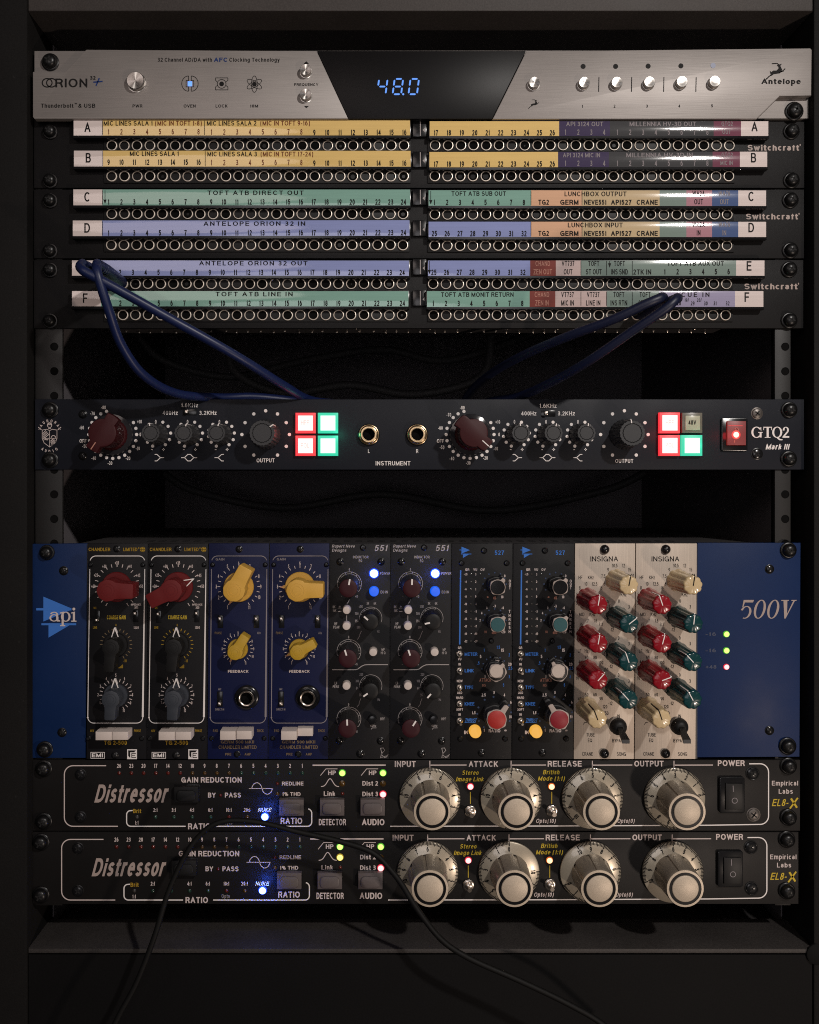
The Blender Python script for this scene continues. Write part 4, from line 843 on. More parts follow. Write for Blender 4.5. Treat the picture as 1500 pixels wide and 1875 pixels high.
def chassis500():
    u = thing('module_chassis', (762, 1391, -300), 'wide blue module chassis holding ten modules, three small lights on its right end', 'module rack', None)
    b = MB(); b.prism([(57.5, 996), (160.2, 995), (157.3, 1388), (55.5, 1388)], -9, 0, 'blue_panel', 1.2); pl = b.build('end_plate', u)
    b = MB(); b.prism([(1277.3, 994), (1466.5, 994), (1464.5, 1386), (1275.3, 1387)], -9, 0, 'blue_panel', 1.5); pr = b.build('end_plate', u)
    b = MB(); b.box(130, 998, 1404, 1384, -640, -9.5, 'chassis_dark', 1.5); b.box(160, 996, 1277, 1389, -9, 0, 'chassis_dark'); cs = b.build('case', u)
    b = MB()
    for r_ in range(3):
        for i in range(46):
            X = 250 + i * 22.5; hh = -120 - r_ * 120; n = b.add([(X - 6, 997.6, hh - 14), (X + 6, 997.6, hh - 14), (X + 6, 997.6, hh + 14), (X - 6, 997.6, hh + 14)]); b.face(range(n, n + 4), 'void_black')
    b.build('vent_slots', cs, closed=False)
    b = MB(); h = 0.5; Bl = 'ink_blue'
    b.poly([(79.6, 1092.5), (130, 1113.6), (130, 1117), (79.6, 1138)], h, Bl); b.poly([(89, 1141), (128, 1141.5), (128, 1144.5), (89, 1167.5)], h, Bl)
    b.rect(66.5, 1113.5, 131, 1117.7, h + .15, Bl); b.rect(76, 1141.2, 139.6, 1144.8, h + .15, Bl)
    h = 0.9; Wt = 'ink_pink'
    # lower case seriffed letters, each stroke a hair above the one before
    def st(*ops):
        for i, op in enumerate(ops): op(h + 0.05 * i)
    st(lambda z: b.ering(99, 1131.4, 8.4, 6.6, 3.3, 1.5, 0, 360, z, Wt), lambda z: b.rect(103.0, 1124.5, 106.8, 1136.8, z, Wt), lambda z: b.poly([(106.4, 1134), (110.2, 1136.2), (110.2, 1138), (103.8, 1138)], z, Wt), lambda z: b.ering(99.2, 1125.8, 7.6, 5.6, 3.2, 1.6, 195, 360, z, Wt))
    st(lambda z: b.rect(113, 1121, 116.9, 1146.5, z, Wt), lambda z: b.rect(110, 1144.6, 119.6, 1146.6, z, Wt), lambda z: b.poly([(109.8, 1121.6), (116.9, 1119.8), (116.9, 1122.6), (109.8, 1123.4)], z, Wt), lambda z: b.ering(120.5, 1129.2, 8.8, 9.2, 3.7, 1.6, 0, 360, z, Wt))
    st(lambda z: b.rect(133.6, 1121, 137.5, 1138, z, Wt), lambda z: b.rect(130.6, 1136.4, 140.2, 1138.4, z, Wt), lambda z: b.poly([(130.6, 1121.6), (137.5, 1119.8), (137.5, 1122.6), (130.6, 1123.4)], z, Wt), lambda z: b.disc(135.4, 1115.2, 2.6, z, Wt))
    b.build('lettering', pl, closed=False)
    b = MB(); h = 0.5; L = 'ink_logo'; y0, y1 = 1098.5, 1132.5
    it = -0.0; sl = lambda x, y: (x + (1115.5 - y) * 0.20, y)
    b.poly([sl(*p) for p in ((1358.5, y0), (1377.5, y0), (1376.5, y0 + 4.6), (1361.5, y0 + 4.6), (1360.5, 1112), (1358.6, 1112))], h, L); b.ering(1365.5, 1121.2, 10.4, 11.6, 4.2, 1.6, 200, 470, h, L, 0.20)
    b.ering(1391.5, 1115.5, 10.6, 17.4, 4.4, 1.6, 0, 360, h, L, 0.20); b.ering(1416, 1115.5, 10.6, 17.4, 4.4, 1.6, 0, 360, h, L, 0.20)
    b.poly([sl(*p) for p in ((1427.5, y0), (1441.5, y0), (1441.5, y0 + 1.6), (1438.8, y0 + 1.8), (1443, 1124), (1449.6, y0 + 1.8), (1446, y0 + 1.6), (1446, y0), (1455.5, y0), (1455.5, y0 + 1.6), (1452.6, y0 + 1.8), (1442, y1), (1439.6, y1), (1431.8, y0 + 1.8), (1427.5, y0 + 1.6))], h, L)
    b.build('model_name', pr, closed=False); b = MB()
    for t, y in (('-16', 1161), ('-16', 1191), ('+48', 1221)): b.T(t, 1292, 1313, y, 6.6, h, 'ink_faint', 'b')
    b.build('lettering', pr, closed=False)
    led(u, 1330, 1161, 5, 'green'); led(u, 1330, 1191, 5, 'green'); led(u, 1330, 1221, 4.6, 'red')
    for x, y, r_ in ((84, 1012, 14), (80, 1374, 15), (1446.5, 1008, 15), (1445, 1368, 16)): rack_screw(u, x, y, r_)
    for x, y in ((117, 1045), (114, 1341), (1409, 1042), (1409, 1337.5)): small_screw(u, x, y, 8.5)
chassis500()
HL = MH + 0.5
def pre_tg(x0, x1, dx, red_ang, sw, label):
    u, pn = module('preamp_module', x0, x1, 'tg_panel', label, 'preamp module', 'black preamp modules with pointer knobs')
    b = MB(); h = HL; G = 'ink_gold'; Wt = 'ink_white'
    frame_line(b, 165 + dx, 265.6 + dx, 4.2, h, Wt)
    b.T('CHANDLER', 162.5 + dx, 203 + dx, 1006, 6.2, h, G); b.T('LIMITED', 226 + dx, 252.5 + dx, 1006, 6.2, h, G); b.C('\u00ae', 254.5 + dx, 1003.5, 3, h, G); b.disc(261.3 + dx, 1006, 4.8, h, G); b.arc(261.3 + dx, 1006, 2.6, 0, 360, 0.6, h + .3, 'tg_panel', 14, 4.4); b.line([(256.8 + dx, 1006), (265.8 + dx, 1006)], 0.6, h + .3, 'tg_panel')
    cx, cy = 214.5 + dx, 1073.5
    b.ticks(cx, cy, 35.5, 41.5, range(-240, 61, 15), 1.3, h, 'ink_pink')
    for t, px, py in (('+20', 171.5, 1073.5), ('+25', 176, 1053), ('+30', 191.5, 1037), ('+35', 214.5, 1030.5), ('+40', 238, 1037), ('+45', 253.5, 1053.5), ('+50', 258.5, 1073.5)): b.C(t, px + dx, py, 6.2, h, 'ink_pink', 0.66)
    b.T('COARSE GAIN', 196 + dx, 231 + dx, 1130.3, 7.4, h, 'ink_yellow'); b.C('MIC', 174.5 + dx, 1113, 4, h, G, 0.7); b.C('LINE', 174.5 + dx, 1149, 4.6, h, G, 0.7)
    b.T('IMPEDANCE', 240 + dx, 259 + dx, 1107, 3.6, h, 'ink_pink'); b.C('300', 250 + dx, 1112.5, 4.6, h, 'ink_pink', 0.8); b.C('1200', 249.8 + dx, 1149, 5, h, 'ink_pink', 0.8)
    cx, cy = 212.8 + dx, 1180
    b.ticks(cx, cy, 25, 29.5, range(-180, 61, 15), 1.3, h, 'ink_bronze' if dx == 0 else G); b.C('0', cx, 1144.5, 4.5, h, G, 0.7); b.C('-10', 229.5 + dx, 1210, 5.6, h, G, 0.7)
    for i in range(5): b.rect(217 + dx + i * 1.8, 1223.5 - 1 - i * 1.4, 218.1 + dx + i * 1.8, 1223.5, h, G)
    cx, cy = 212.5 + dx, 1273
    b.ticks(cx, cy, 25, 30.5, range(-225, 61, 15), 1.2, h, 'ink_pink')
    for t, px, py in (('1', 183.5, 1286.5), ('2', 180, 1272), ('3', 184, 1256.5), ('4', 195, 1242.5), ('5', 212.5, 1236.3), ('6', 228.5, 1242.5), ('7', 240, 1256.5), ('8', 243.2, 1272), ('9', 239.7, 1287), ('10', 227, 1301)): b.C(t, px + dx, py, 5.8, h, 'ink_pink', 0.66)
    b.C('48V', 169 + dx, 1338, 4.6, h, G, 0.75); b.C('PHASE', 252 + dx, 1338, 4.6, h, G, 0.72)
    b.T('TG 2-500', 190.5 + dx, 233 + dx, 1360, 8, h, G, 'b')
    b.line([(166.5 + dx, 1377.5), (191.5 + dx, 1377.5), (191.5 + dx, 1388.5), (166.5 + dx, 1388.5)], 0.9, h, Wt, True); b.T('EMI', 168.5 + dx, 189.5 + dx, 1383, 7, h, Wt, 'b')
    b.rect(233 + dx, 1372, 251 + dx, 1390, h, Wt); b.poly([(235 + dx, 1374), (249 + dx, 1374), (246 + dx, 1377.5), (238.5 + dx, 1377.5), (238.5 + dx, 1388), (235 + dx, 1384)], h + .3, 'ink_black'); b.line([(249 + dx, 1379.5), (241.5 + dx, 1379.5), (241.5 + dx, 1387), (249 + dx, 1387)], 1.3, h + .3, 'ink_black'); b.line([(241.5 + dx, 1383), (247.5 + dx, 1383)], 1.3, h + .3, 'ink_black')
    b.build('lettering', pn, closed=False)
    barknob(u, 214.3 + dx, 1074.5, red_ang, 27.5, 19.8, 45, 28, 26, 68, 'red_knob', 'v')
    barknob(u, 212.8 + dx, 1180, 96, 22, 16, 44, 20, 18, 42, 'black_plastic', 'v', -92)
    barknob(u, 212.5 + dx, 1273, 93, 22, 16.5, 37, 20, 18, 42, 'slate_knob', 'v', -91)
    slide_switch(u, 179 + dx, 1129, 9, 22, MH, sw, True); slide_switch(u, 249 + dx, 1128, 9, 22, MH, -1, True)
    o = 3.5 if dx else 0
    piano(u, 175 + dx + o, 1340, 204.7 + dx + o, 1355.5, 36); piano(u, 205.7 + dx + o, 1340, 234.3 + dx + o, 1355, 36)
    for x, y in ((214 + dx, 1005), (210.5 + dx, 1383)): small_screw(u, x, y, 6.5, MH)
    for x, y in ((166 + dx, 1034), (262 + dx, 1034), (162 + dx, 1352), (260 + dx, 1352)): small_screw(u, x, y, 4.5, MH)
pre_tg(160.2, 271.5, 0, 2, 1, 'black preamp module whose big red knob grip points straight right')
pre_tg(271.5, 382, 112, 153, -1, 'black preamp module whose red knob grip points down to the left')
def d_phone_jack(b):
    b.lathe(0, 0, [(22, 0), (22, 5), (20, 7), (16, 7.5), (15.5, 12), (14, 13.4)], 'gloss_black', 30)
    b.lathe(0, 0, [(14, 13.4), (13.2, 14), (12.2, 13.8), (10.8, 12.5), (10.6, 11)], 'nickel', 30); b.lathe(0, 0, [(10.6, 11), (10.5, 1.2), (0, 1.1)], 'hole_black', 30)
def pre_germ(x0, x1, dx, a1, a2, pressed, label):
    u, pn = module('preamp_module', x0, x1, 'navy_panel', label, 'preamp module', 'dark blue preamp modules with yellow knobs')
    b = MB(); h = HL; G = 'ink_bronze'; Wt = 'ink_pink'
    frame_line(b, 387.6 + dx, 489 + dx, 2.6, h, 'ink_grey')
    b.T('GAIN', 395 + dx, 412 + dx, 1024, 4.6, h, 'ink_grey'); cx, cy = 437.5 + dx, 1074
    b.ticks(cx, cy, 34, 39, [-240 + 15 * i for i in range(21)], 1.2, h, Wt)
    for t, px, py in (('1', 417, 1112), ('2', 401, 1094), ('3', 396.5, 1074), ('4', 400.5, 1055), ('5', 417, 1037), ('6', 437.8, 1031.5), ('7', 458, 1037), ('8', 474.5, 1055), ('9', 478, 1074), ('10', 475, 1093.5), ('11', 457, 1112)): b.C(t, px + dx, py, 7, h, Wt, 0.66)
    b.C('PHASE', 400 + dx, 1159, 4.6, h, 'ink_bronze', 0.75); b.C('48v', 474.5 + dx, 1159, 4.6, h, 'ink_grey', 0.75)
    cx, cy = 436 + dx, 1188
    b.ticks(cx, cy, 23, 27.5, [-240 + 15 * i for i in range(21)], 1.1, h, Wt)
    for t, px, py in (('1', 422.5, 1214), ('2', 411, 1202), ('3', 407, 1188), ('4', 411, 1174), ('5', 422, 1163), ('6', 436.5, 1158), ('7', 451, 1163), ('8', 462, 1174), ('9', 465, 1188), ('10', 463, 1202), ('11', 450, 1214)): b.C(t, px + dx, py, 5.4, h, Wt, 0.66)
    b.T('FEEDBACK', 417.5 + dx, 455 + dx, 1229.3, 5.0, h, Wt, 'b'); b.C('MIC', 403 + dx, 1262, 3.8, h, 'ink_grey', 0.75); b.T('DIRECT IN', 394.5 + dx, 411 + dx, 1299, 3.8, h, 'ink_grey')
    b.C('PAD', 395 + dx, 1338, 5, h, G, 0.8); b.C('THICK', 477 + dx, 1338, 5, h, G, 0.75)
    b.T('GERM 500 MKII', 404.5 + dx, 466.5 + dx, 1358.5, 5.6, h, G); b.T('CHANDLER LIMITED', 400.5 + dx, 471 + dx, 1368, 6.2, h, G); b.T('PRE', 412.5 + dx, 424.5 + dx, 1381, 4.6, h, G); b.T('AMP', 448 + dx, 460 + dx, 1381, 4.6, h, G)
    b.build('lettering', pn, closed=False)
    barknob(u, 437.5 + dx, 1074.5, a1, 27.5, 19.8, 46, 27, 26, 68, 'yellow_knob', 'arrow')
    barknob(u, 436 + dx, 1188, a2, 18.5, 14, 35, 18, 16, 44, 'mustard_knob', 'arrow')
    slide_switch(u, 404 + dx, 1138, 10, 23, MH, -1); slide_switch(u, 470 + dx, 1138, 10, 23, MH, -1); slide_switch(u, 403 + dx, 1280, 10, 28, MH, 1)
    X, Y = q(452 + dx, 1277.5, MH + 6); shared('phj', 'jack_socket', d_phone_jack, (X, Y, MH), u)
    piano(u, 403 + dx * 0.998, 1339, 431.5 + dx * 0.998, 1355, 36); piano(u, 433 + dx * 0.998, 1338.5 - pressed * 5, 461 + dx * 0.998, 1354 - pressed * 6, 36 - 14 * pressed)
    for x, y, r_ in ((438 + dx, 1005.5, 6.5), (434.5 + dx, 1381, 6), (389.5 + dx, 1034, 4.5), (486 + dx, 1034, 4.5), (387.5 + dx, 1352, 4.5), (484 + dx, 1352, 4.5)): small_screw(u, x, y, r_, MH)
pre_germ(382, 493.5, 0, -62, -58, 0, 'navy preamp module whose large yellow grip points up to the right')
pre_germ(493.5, 604, 112, 0, -28, 1, 'navy preamp module whose large yellow grip points straight right')
def d_rnd_knob(r, hh, m, ang):
    def f(b):
        b.lathe(0, 0, [(r * 1.18, 0.4), (r * 1.14, hh * 0.25), (r * 1.0, hh - 3)], 'body_black' if m != 'grey_knob' else 'black_plastic', 40, flutes(22, 0.05))
        b.lathe(0, 0, [(r * 1.0, hh - 3), (r * 0.97, hh - 0.8), (r * 0.90, hh), (r * 0.5, hh + 0.5), (0, hh + 0.6)], m if m != 'grey_knob' else 'black_plastic', 40)
        c, d = math.cos(R(ang)), math.sin(R(ang)); w = 1.4
        b.prism([(k * r * c + sg * w * d, k * r * d - sg * w * c) for k, sg in ((0.38, -1), (0.38, 1), (1.0, 1), (1.0, -1))], hh - 2, hh + 1.0, 'ink_white')
    return f
def d_pill(r, hh, m):
    def f(b): b.lathe(0, 0, [(r * 1.06, 0), (r, hh * 0.3), (r, hh - 2), (r * 0.9, hh - 0.5), (r * 0.6, hh), (0, hh)], m, 24)
    return f
def eq551(x0, x1, dx, angs, label):
    u, pn = module('equalizer_module', x0, x1, 'rnd_panel', label, 'equalizer module', 'black equalizer modules with dark red knobs')
    b = MB(); h = HL; Wt = 'ink_dim'; W = 'ink_grey'
    b.T('Rupert Neve', 608.5 + dx, 651 + dx, 1000, 5.4, h, Wt, 'n', 0.2); b.T('Designs', 608.5 + dx, 635.5 + dx, 1007.5, 5.4, h, Wt, 'n', 0.2); b.T('551', 686.5 + dx, 712 + dx, 1003.5, 11, h, Wt, 'n', 0.22)
    b.T('INDUCTOR', 646.5 + dx, 675.5 + dx, 1020, 5, h, Wt); b.C('EQ', 660.5 + dx, 1026.8, 5, h, Wt, 0.85)
    for cy in (1069, 1193, 1316.5):
        cx = (640 if cy == 1069 else 639) + dx
        b.arc(cx, cy, 22, -200, 40, 0.8, h, Wt, 32); b.arc(cx, cy, 18.5, -200, 40, 0.7, h, Wt, 32); b.ticks(cx, cy, 18.5, 22, range(-200, 41, 30), 0.8, h, Wt); b.C('0', cx, cy - 26.5, 4.6, h, Wt, 0.8)
        b.C('+15', cx + 13.5, cy + 23, 4.4, h, Wt, 0.7); b.C('-', cx - 14, cy + 23, 4.4, h, Wt, 0.7)
    b.T('POWER', 696 + dx, 715 + dx, 1050, 5, h, Wt); b.T('EQ IN', 697 + dx, 711 + dx, 1084, 5, h, Wt)
    b.C('8K', 612 + dx, 1111.2, 5, h, Wt, 0.75); b.C('16K', 613 + dx, 1118, 5, h, Wt, 0.75); b.line([(619 + dx, 1113.5), (625 + dx, 1113.5)], 1.2, h, Wt); b.line([(619 + dx, 1119.5), (625 + dx, 1119.5)], 1.2, h, Wt); b.rect(620.5 + dx, 1109.5, 623.5 + dx, 1112, h, Wt)
    for t, x, y in (('HF', 615.5, 1142), ('PEAK', 616.5, 1148.3), ('MF', 702, 1189.2), ('HI Q', 702, 1195.4), ('LF', 615.5, 1251), ('PEAK', 615.5, 1257.2)): b.C(t, x + dx, y, 5, h, Wt, 0.78)
    b.line([(640 + dx, 1097), (638.5 + dx, 1102), (635.5 + dx, 1105)], 1, h, Wt); b.line([(635 + dx, 1126), (635 + dx, 1137)], 1, h, Wt)
    for cy in (1132, 1256):
        b.arc(679 + dx, cy, 20.5, -190, 20, 0.7, h, Wt, 30); b.arc(679 + dx, cy, 17.5, -160, -70 if cy < 1200 else -120, 0.7, h, Wt, 16); b.ticks(679 + dx, cy, 17.5, 20.5, (-160, -130, -100, -70) if cy < 1200 else (-160, -130), 0.8, h, Wt)
    for t, x, y in (('1.5K', 661, 1110.5), ('3K', 674, 1104.8), ('6K', 687, 1104.8), ('700', 653.5, 1123.5), ('350', 653.5, 1137), ('200', 657, 1148.5), ('Hz', 693, 1156), ('220', 662, 1235), ('100', 654.5, 1247), ('60', 654.5, 1260), ('35', 660, 1272.5), ('Hz', 694, 1281)): b.C(t, x + dx, y, 4.8, h, Wt if y < 1140 else W, 0.74)
    b.line([(662 + dx, 1155), (659 + dx, 1162), (658 + dx, 1166), (654.5 + dx, 1171)], 0.9, h, W); b.line([(661 + dx, 1279), (658 + dx, 1286), (657.5 + dx, 1290), (653.5 + dx, 1295)], 0.9, h, W)
    b.line([(608.5 + dx, 1226.3), (650 + dx, 1226.3), (655 + dx, 1225.3), (662 + dx, 1220), (668 + dx, 1217.4), (674 + dx, 1217), (710.5 + dx, 1217)], 1.5, h, Wt)
    b.C('HPF', 701 + dx, 1316.3, 5, h, Wt, 0.8); b.T('60Hz', 678.5 + dx, 689.5 + dx, 1329, 4, h, Wt); b.line([(679.5 + dx, 1335.5), (682 + dx, 1332.8), (689.5 + dx, 1332.8)], 0.9, h, Wt)
    b.line([(697 + dx, 1388), (699 + dx, 1378), (697 + dx, 1370), (702 + dx, 1369.5), (704.5 + dx, 1374), (698 + dx, 1381), (704 + dx, 1387), (708 + dx, 1386), (711 + dx, 1381)], 1.0, h, Wt); b.line([(698.5 + dx, 1387), (709 + dx, 1383.5)], 0.8, h, Wt)
    b.build('lettering', pn, closed=False)
    for (x, y, m), a in zip(((639.8, 1070, 'oxblood_knob'), (678.5, 1132.5, 'grey_knob'), (638.8, 1194, 'oxblood_knob'), (678.5, 1256.5, 'grey_knob'), (638.3, 1317.5, 'oxblood_knob')), angs):
        X, Y = q(x + dx, y, MH); shared(('rnd', m, a), 'knob', d_rnd_knob(16.3 if m == 'oxblood_knob' else 15, 68 if m == 'oxblood_knob' else 46, m, a), (X, Y, MH), u)
    for x, y in ((635.3, 1116), (634.8, 1145), (683.4, 1192.6), (634.8, 1254)):
        X, Y = q(x + dx, y, MH + 5); shared('pillw', 'push_button', d_pill(7.4, 16, 'white_button'), (X, Y, MH), u)
    X, Y = q(682 + dx, 1315.5, MH); shared('pillk', 'push_button', d_pill(8, 14, 'gloss_black'), (X, Y, MH), u)
    led(u, 685 + dx, 1050, 7.6, 'blue', MH); halo(685 + dx, 1050, 24, 0.0032, (0.05, 0.13, 1.0))
    X, Y = q(685 + dx, 1083, MH + 8); shared('pillb', 'lit_button', d_pill(8.6, 15, 'button_blue'), (X, Y, MH), u)
    for x, y in ((623, 1028.5), (698, 1028.5), (622, 1356.5), (697, 1356.5)): small_screw(u, x + dx, y, 7, MH)
    small_screw(u, 665 + dx, 1002.5, 6, MH); small_screw(u, 660 + dx, 1380, 7.5, MH)
eq551(604, 715.5, 0, (-80, -138, -108, 145, -92), 'black equalizer module with blue lights beside the navy preamp, lowest red knob pointing up')
eq551(715.5, 827, 112, (-88, 168, -108, 132, -58), 'black equalizer module with blue lights, lowest red knob pointing to the upper right')
def apimark(b, x, y, k, h, m):
    b.poly([(x, y), (x + 17 * k, y + 7 * k), (x, y + 14 * k)], h, m); b.poly([(x + 3 * k, y + 14.5 * k), (x + 17 * k, y + 14.5 * k), (x + 3 * k, y + 23 * k)], h, m); b.rect(x - 4 * k, y + 6 * k, x + 14 * k, y + 7.4 * k, h + .15, m); b.rect(x - 1 * k, y + 14.2 * k, x + 20 * k, y + 15.6 * k, h + .15, m)
def capknob(u, x, y, r, hh, ang, reach, topm, rimm='putty_cap', h0=MH, br=1.12):
    X, Y = q(x, y, h0); pts = []
    for i in range(64):
        a = 360 * i / 64; d = (a - ang + 180) % 360 - 180
        rr = r * (1.10 + 0.11 * max(0, math.cos(R(4 * (a - ang)))) ** 2)
        if abs(d) < 30:
            wdt = r * 0.30; lim = reach if abs(d) < 1e-6 else min(reach, wdt / abs(math.sin(R(d)))); rr = max(rr, lim)
        pts.append((X + rr * math.cos(R(a)), Y + rr * math.sin(R(a))))
    b = MB(); c0 = [(X + (px - X) * br, Y + (py - Y) * br) for px, py in pts]
    b.prism(c0, h0 + 0.4, h0 + (hh - h0) * 0.45, 'body_black', 1.5); b.prism(pts, h0 + (hh - h0) * 0.45, hh - 2.5, 'body_black', 0.5); k = b.build('knob', u, (X, Y, h0))
    b = MB(); b.prism(pts, hh - 2.5, hh, rimm, 0.9); rim = b.build('pointer_rim', k)
    b = MB(); b.lathe(X, Y, [(r, hh - 1), (r, hh + 1.2), (r * 0.95, hh + 1.8), (0, hh + 2)], topm, 32); b.build('cap', rim)
def comp527(x0, x1, dx, att, rat, capm, label):
    u, pn = module('compressor_module', x0, x1, 'compressor_panel', label, 'compressor module', 'black compressor modules with grey rimmed knobs')
    b = MB(); h = HL; B_ = 'ink_blue'; Wt = 'ink_pink'
    apimark(b, 845.2 + dx, 1001, 0.9, h, B_); b.T('527', 906 + dx, 924.5 + dx, 1012, 8, h, 'ink_blue')
    for t, x in (('GR', 856, ), ('VU', 870.5), ('OV', 884)): b.C(t, x + dx, 1043, 4.8, h, Wt, 1.0, 'b')
    b.poly([(842.4 + dx, 1044), (844.8 + dx, 1044), (843.2 + dx, 1180), (840.6 + dx, 1180)], h, B_)
    for i, (a, c) in enumerate(zip((1.5, 4, 6, 8, 10, 12, 15, 17, 19, 22), ('3', '2', '1', '0', '-1', '-3', '-5', '-7', '-10', '-20'))):
        y = 1051.5 + 13.62 * i; b.C('-%g' % a, 853 + dx, y, 4.2, h, Wt, 0.85, 'b'); b.C(c, 871.5 + dx, y, 4.4, h, Wt, 0.85, 'b')
    cx, cy = 906 + dx, 1069.5
    b.dots(cx, cy, 21, (150, 180, 210, 240, 270, 300, 330, 0), 1.5, h, 'ink_dot'); b.C('0', 924.8 + dx, 1054.5, 5, h, Wt, 0.9, 'b'); b.C('\u221e', 893.3 + dx, 1093, 4.6, h, 'ink_rose', 0.8, 'b'); b.C('dB', 906 + dx, 1094.8, 5, h, 'ink_rose', 0.85, 'b'); b.C('10', 920 + dx, 1093, 5, h, Wt, 0.9, 'b')
    for i, t in enumerate('OUT'): b.C(t, 934 + dx, 1064 + 6.2 * i, 5.4, h, Wt, 0.9, 'b')
    cy = 1136; b.dots(cx, cy, 21, (180, 210, 240, 270, 300, 330, 0), 1.5, h, 'ink_dot')
    for t, x, y in (('0', 892, 1113), ('-3', 906, 1109.8), ('-6', 921, 1113), ('4', 882.5, 1122.5), ('7', 879.6, 1136.3), ('-20', 922, 1157)): b.C(t, x + dx, y, 5, h, Wt, 0.9, 'b')
    b.C('10', 889.5 + dx, 1157, 5, h, 'ink_rose', 0.85); b.C('dBu', 905 + dx, 1158.5, 5, h, 'ink_rose', 0.85, 'b')
    for i, t in enumerate('THRESH'): b.C(t, 933.5 + dx, 1119.5 + 7.4 * i, 5.6, h, Wt, 0.9, 'b')
    for t, y in (('GR', 1186), ('VU', 1206.8), ('IN', 1216.3), ('NEW', 1247), ('OLD', 1268.5), ('HARD', 1277.6), ('SOFT', 1299), ('IN', 1308.3)): b.C(t, 842 + dx, y, 4.5, h, Wt, 0.9, 'b')
    for t, x1_, y in (('METER', 874.5, 1197.8), ('LINK', 868, 1228), ('TYPE', 867, 1258.5), ('KNEE', 869, 1288.8)): b.T(t, 851 + dx, x1_ + dx, y, 6.2, h, B_, 'b')
    b.T('THRUST', 852 + dx, 873 + dx, 1318.5, 6.2, h, B_, 'b', 0.25); b.line([(851 + dx, 1323), (871 + dx, 1323)], 1, h, B_)
    for t, x, y in (('1', 887, 1190.5), ('1.5', 913, 1185), ('2', 933, 1199), ('.5', 876.5, 1214), ('2.5', 935, 1223.5), ('3', 933, 1239), ('5', 922.5, 1254.3)): b.C(t, x + dx, y, 5.6, h, B_, 0.85)
    for t, x, y in (('5', 880.5, 1202), ('15', 920.5, 1190.5), ('20', 934, 1216.2), ('1', 888.5, 1239)): b.C(t, x + dx, y, 5.8, h, Wt, 0.9, 'b')
    b.T('ATTACK', 878 + dx, 900 + dx, 1245.3, 6.2, h, 'ink_rose'); b.C('mS', 886.5 + dx, 1254.5, 5, h, 'ink_rose', 0.85)
    cy = 1225; b.dots(cx, cy, 23, (180, 205, 230, 250, 270, 295, 320), 1.4, h, 'ink_dot')
    b.dots(cx - 1, 1307, 31, (128, 155, 180, 202, 236, 268, 300, 330, 355, 25), 1.8, h, 'ink_dot')
    for t, x, y in (('2.5', 886, 1272.5), ('3', 905, 1268), ('4', 924, 1272.5), ('6', 936, 1286), ('10', 935, 1312.5), ('1.5', 868, 1305), ('1', 887, 1337), ('\u221e', 926, 1337)): b.C(t, x + dx, y, 5.6, h, Wt, 0.88, 'b')
    b.T('RATIO', 895 + dx, 916.5 + dx, 1338, 6, h, Wt, 'b'); b.T('IN', 850 + dx, 858 + dx, 1341, 6.4, h, Wt, 'b')
    b.build('lettering', pn, closed=False)
    capknob(u, 905.5 + dx, 1070, 12.6, 54, -52, 19, 'gloss_black'); capknob(u, 905.5 + dx, 1136.5, 12.6, 54, -48, 19, 'teal_cap')
    capknob(u, 905.5 + dx, 1224, 15.5, 36, -90 + (att + 52) * 0.3, 21, 'body_black', 'putty_cap'); capknob(u, 905.3 + dx, 1223.5, 11.5, 66, att, 18.5, 'ivory_cap', 'putty_cap', 38)
    capknob(u, 903.8 + dx, 1306, 16.2, 52, rat, 31, capm)
    X, Y = q(870.5 + dx, 1340, MH + 9); shared('inbtn', 'lit_button', d_pill(10.6, 15, 'button_yellow'), (X, Y, MH), u)
    for i in range(10):
        for x in (862.3, 879.6):
            if x > 870 and i > 0: continue
            X, Y = q(x + dx, 1051.5 + 13.62 * i, MH); shared('mled', 'indicator_light', lambda b: b.lathe(0, 0, [(1.9, 0), (1.8, 0.7), (1.0, 1.3), (0, 1.4)], 'led_off_clear', 10), (X, Y, MH), u)
    for y, d in ((1196.5, -1), (1227, 1), (1258, -1), (1288, -1), (1319, 1)): toggle(u, 841.5 + dx, y, 6.3, MH, 0.8, 2.2 * d, 14)
    for x, y, r_ in ((886.5, 1008, 6), (845.5, 1031, 5.5), (928, 1031, 5.5), (900, 1173.5, 5), (843, 1352.5, 5.5), (925, 1352.5, 5.5), (882, 1378.5, 7)): small_screw(u, x + dx, y, r_, MH)
comp527(827, 939.5, 0, -40, -52, 'scarlet_cap', 'black compressor module whose red ratio knob points up to the right')
comp527(939.5, 1052.5, 111.5, -122, -122, 'crimson_cap', 'black compressor module whose red ratio knob points up to the left')
def d_scallop(m, ang, ptr):
    def f(b):
        hh = 88; md = flutes(9, 0.085, 1.0)
        b.lathe(0, 0, [(21, 0.4), (20.5, 4), (19, 8), (17.4, hh - 6), (17.0, hh - 3), (15.8, hh - 0.8), (14.2, hh), (0, hh + 0.4)], m, 72, md)
        c, d = math.cos(R(ang)), math.sin(R(ang)); w = 0.8
        b.prism([(k * c + sg * w * d, k * d - sg * w * c) for k, sg in ((-1, -1), (-1, 1), (15.5, 1), (15.5, -1))], hh - 3, hh + 1.0, ptr)
        b.prism([(k * c + sg * w * d, k * d - sg * w * c) for k, sg in ((15.8, -1), (15.8, 1), (18.0, 1), (18.0, -1))], hh * 0.45, hh - 2, ptr)
    return f
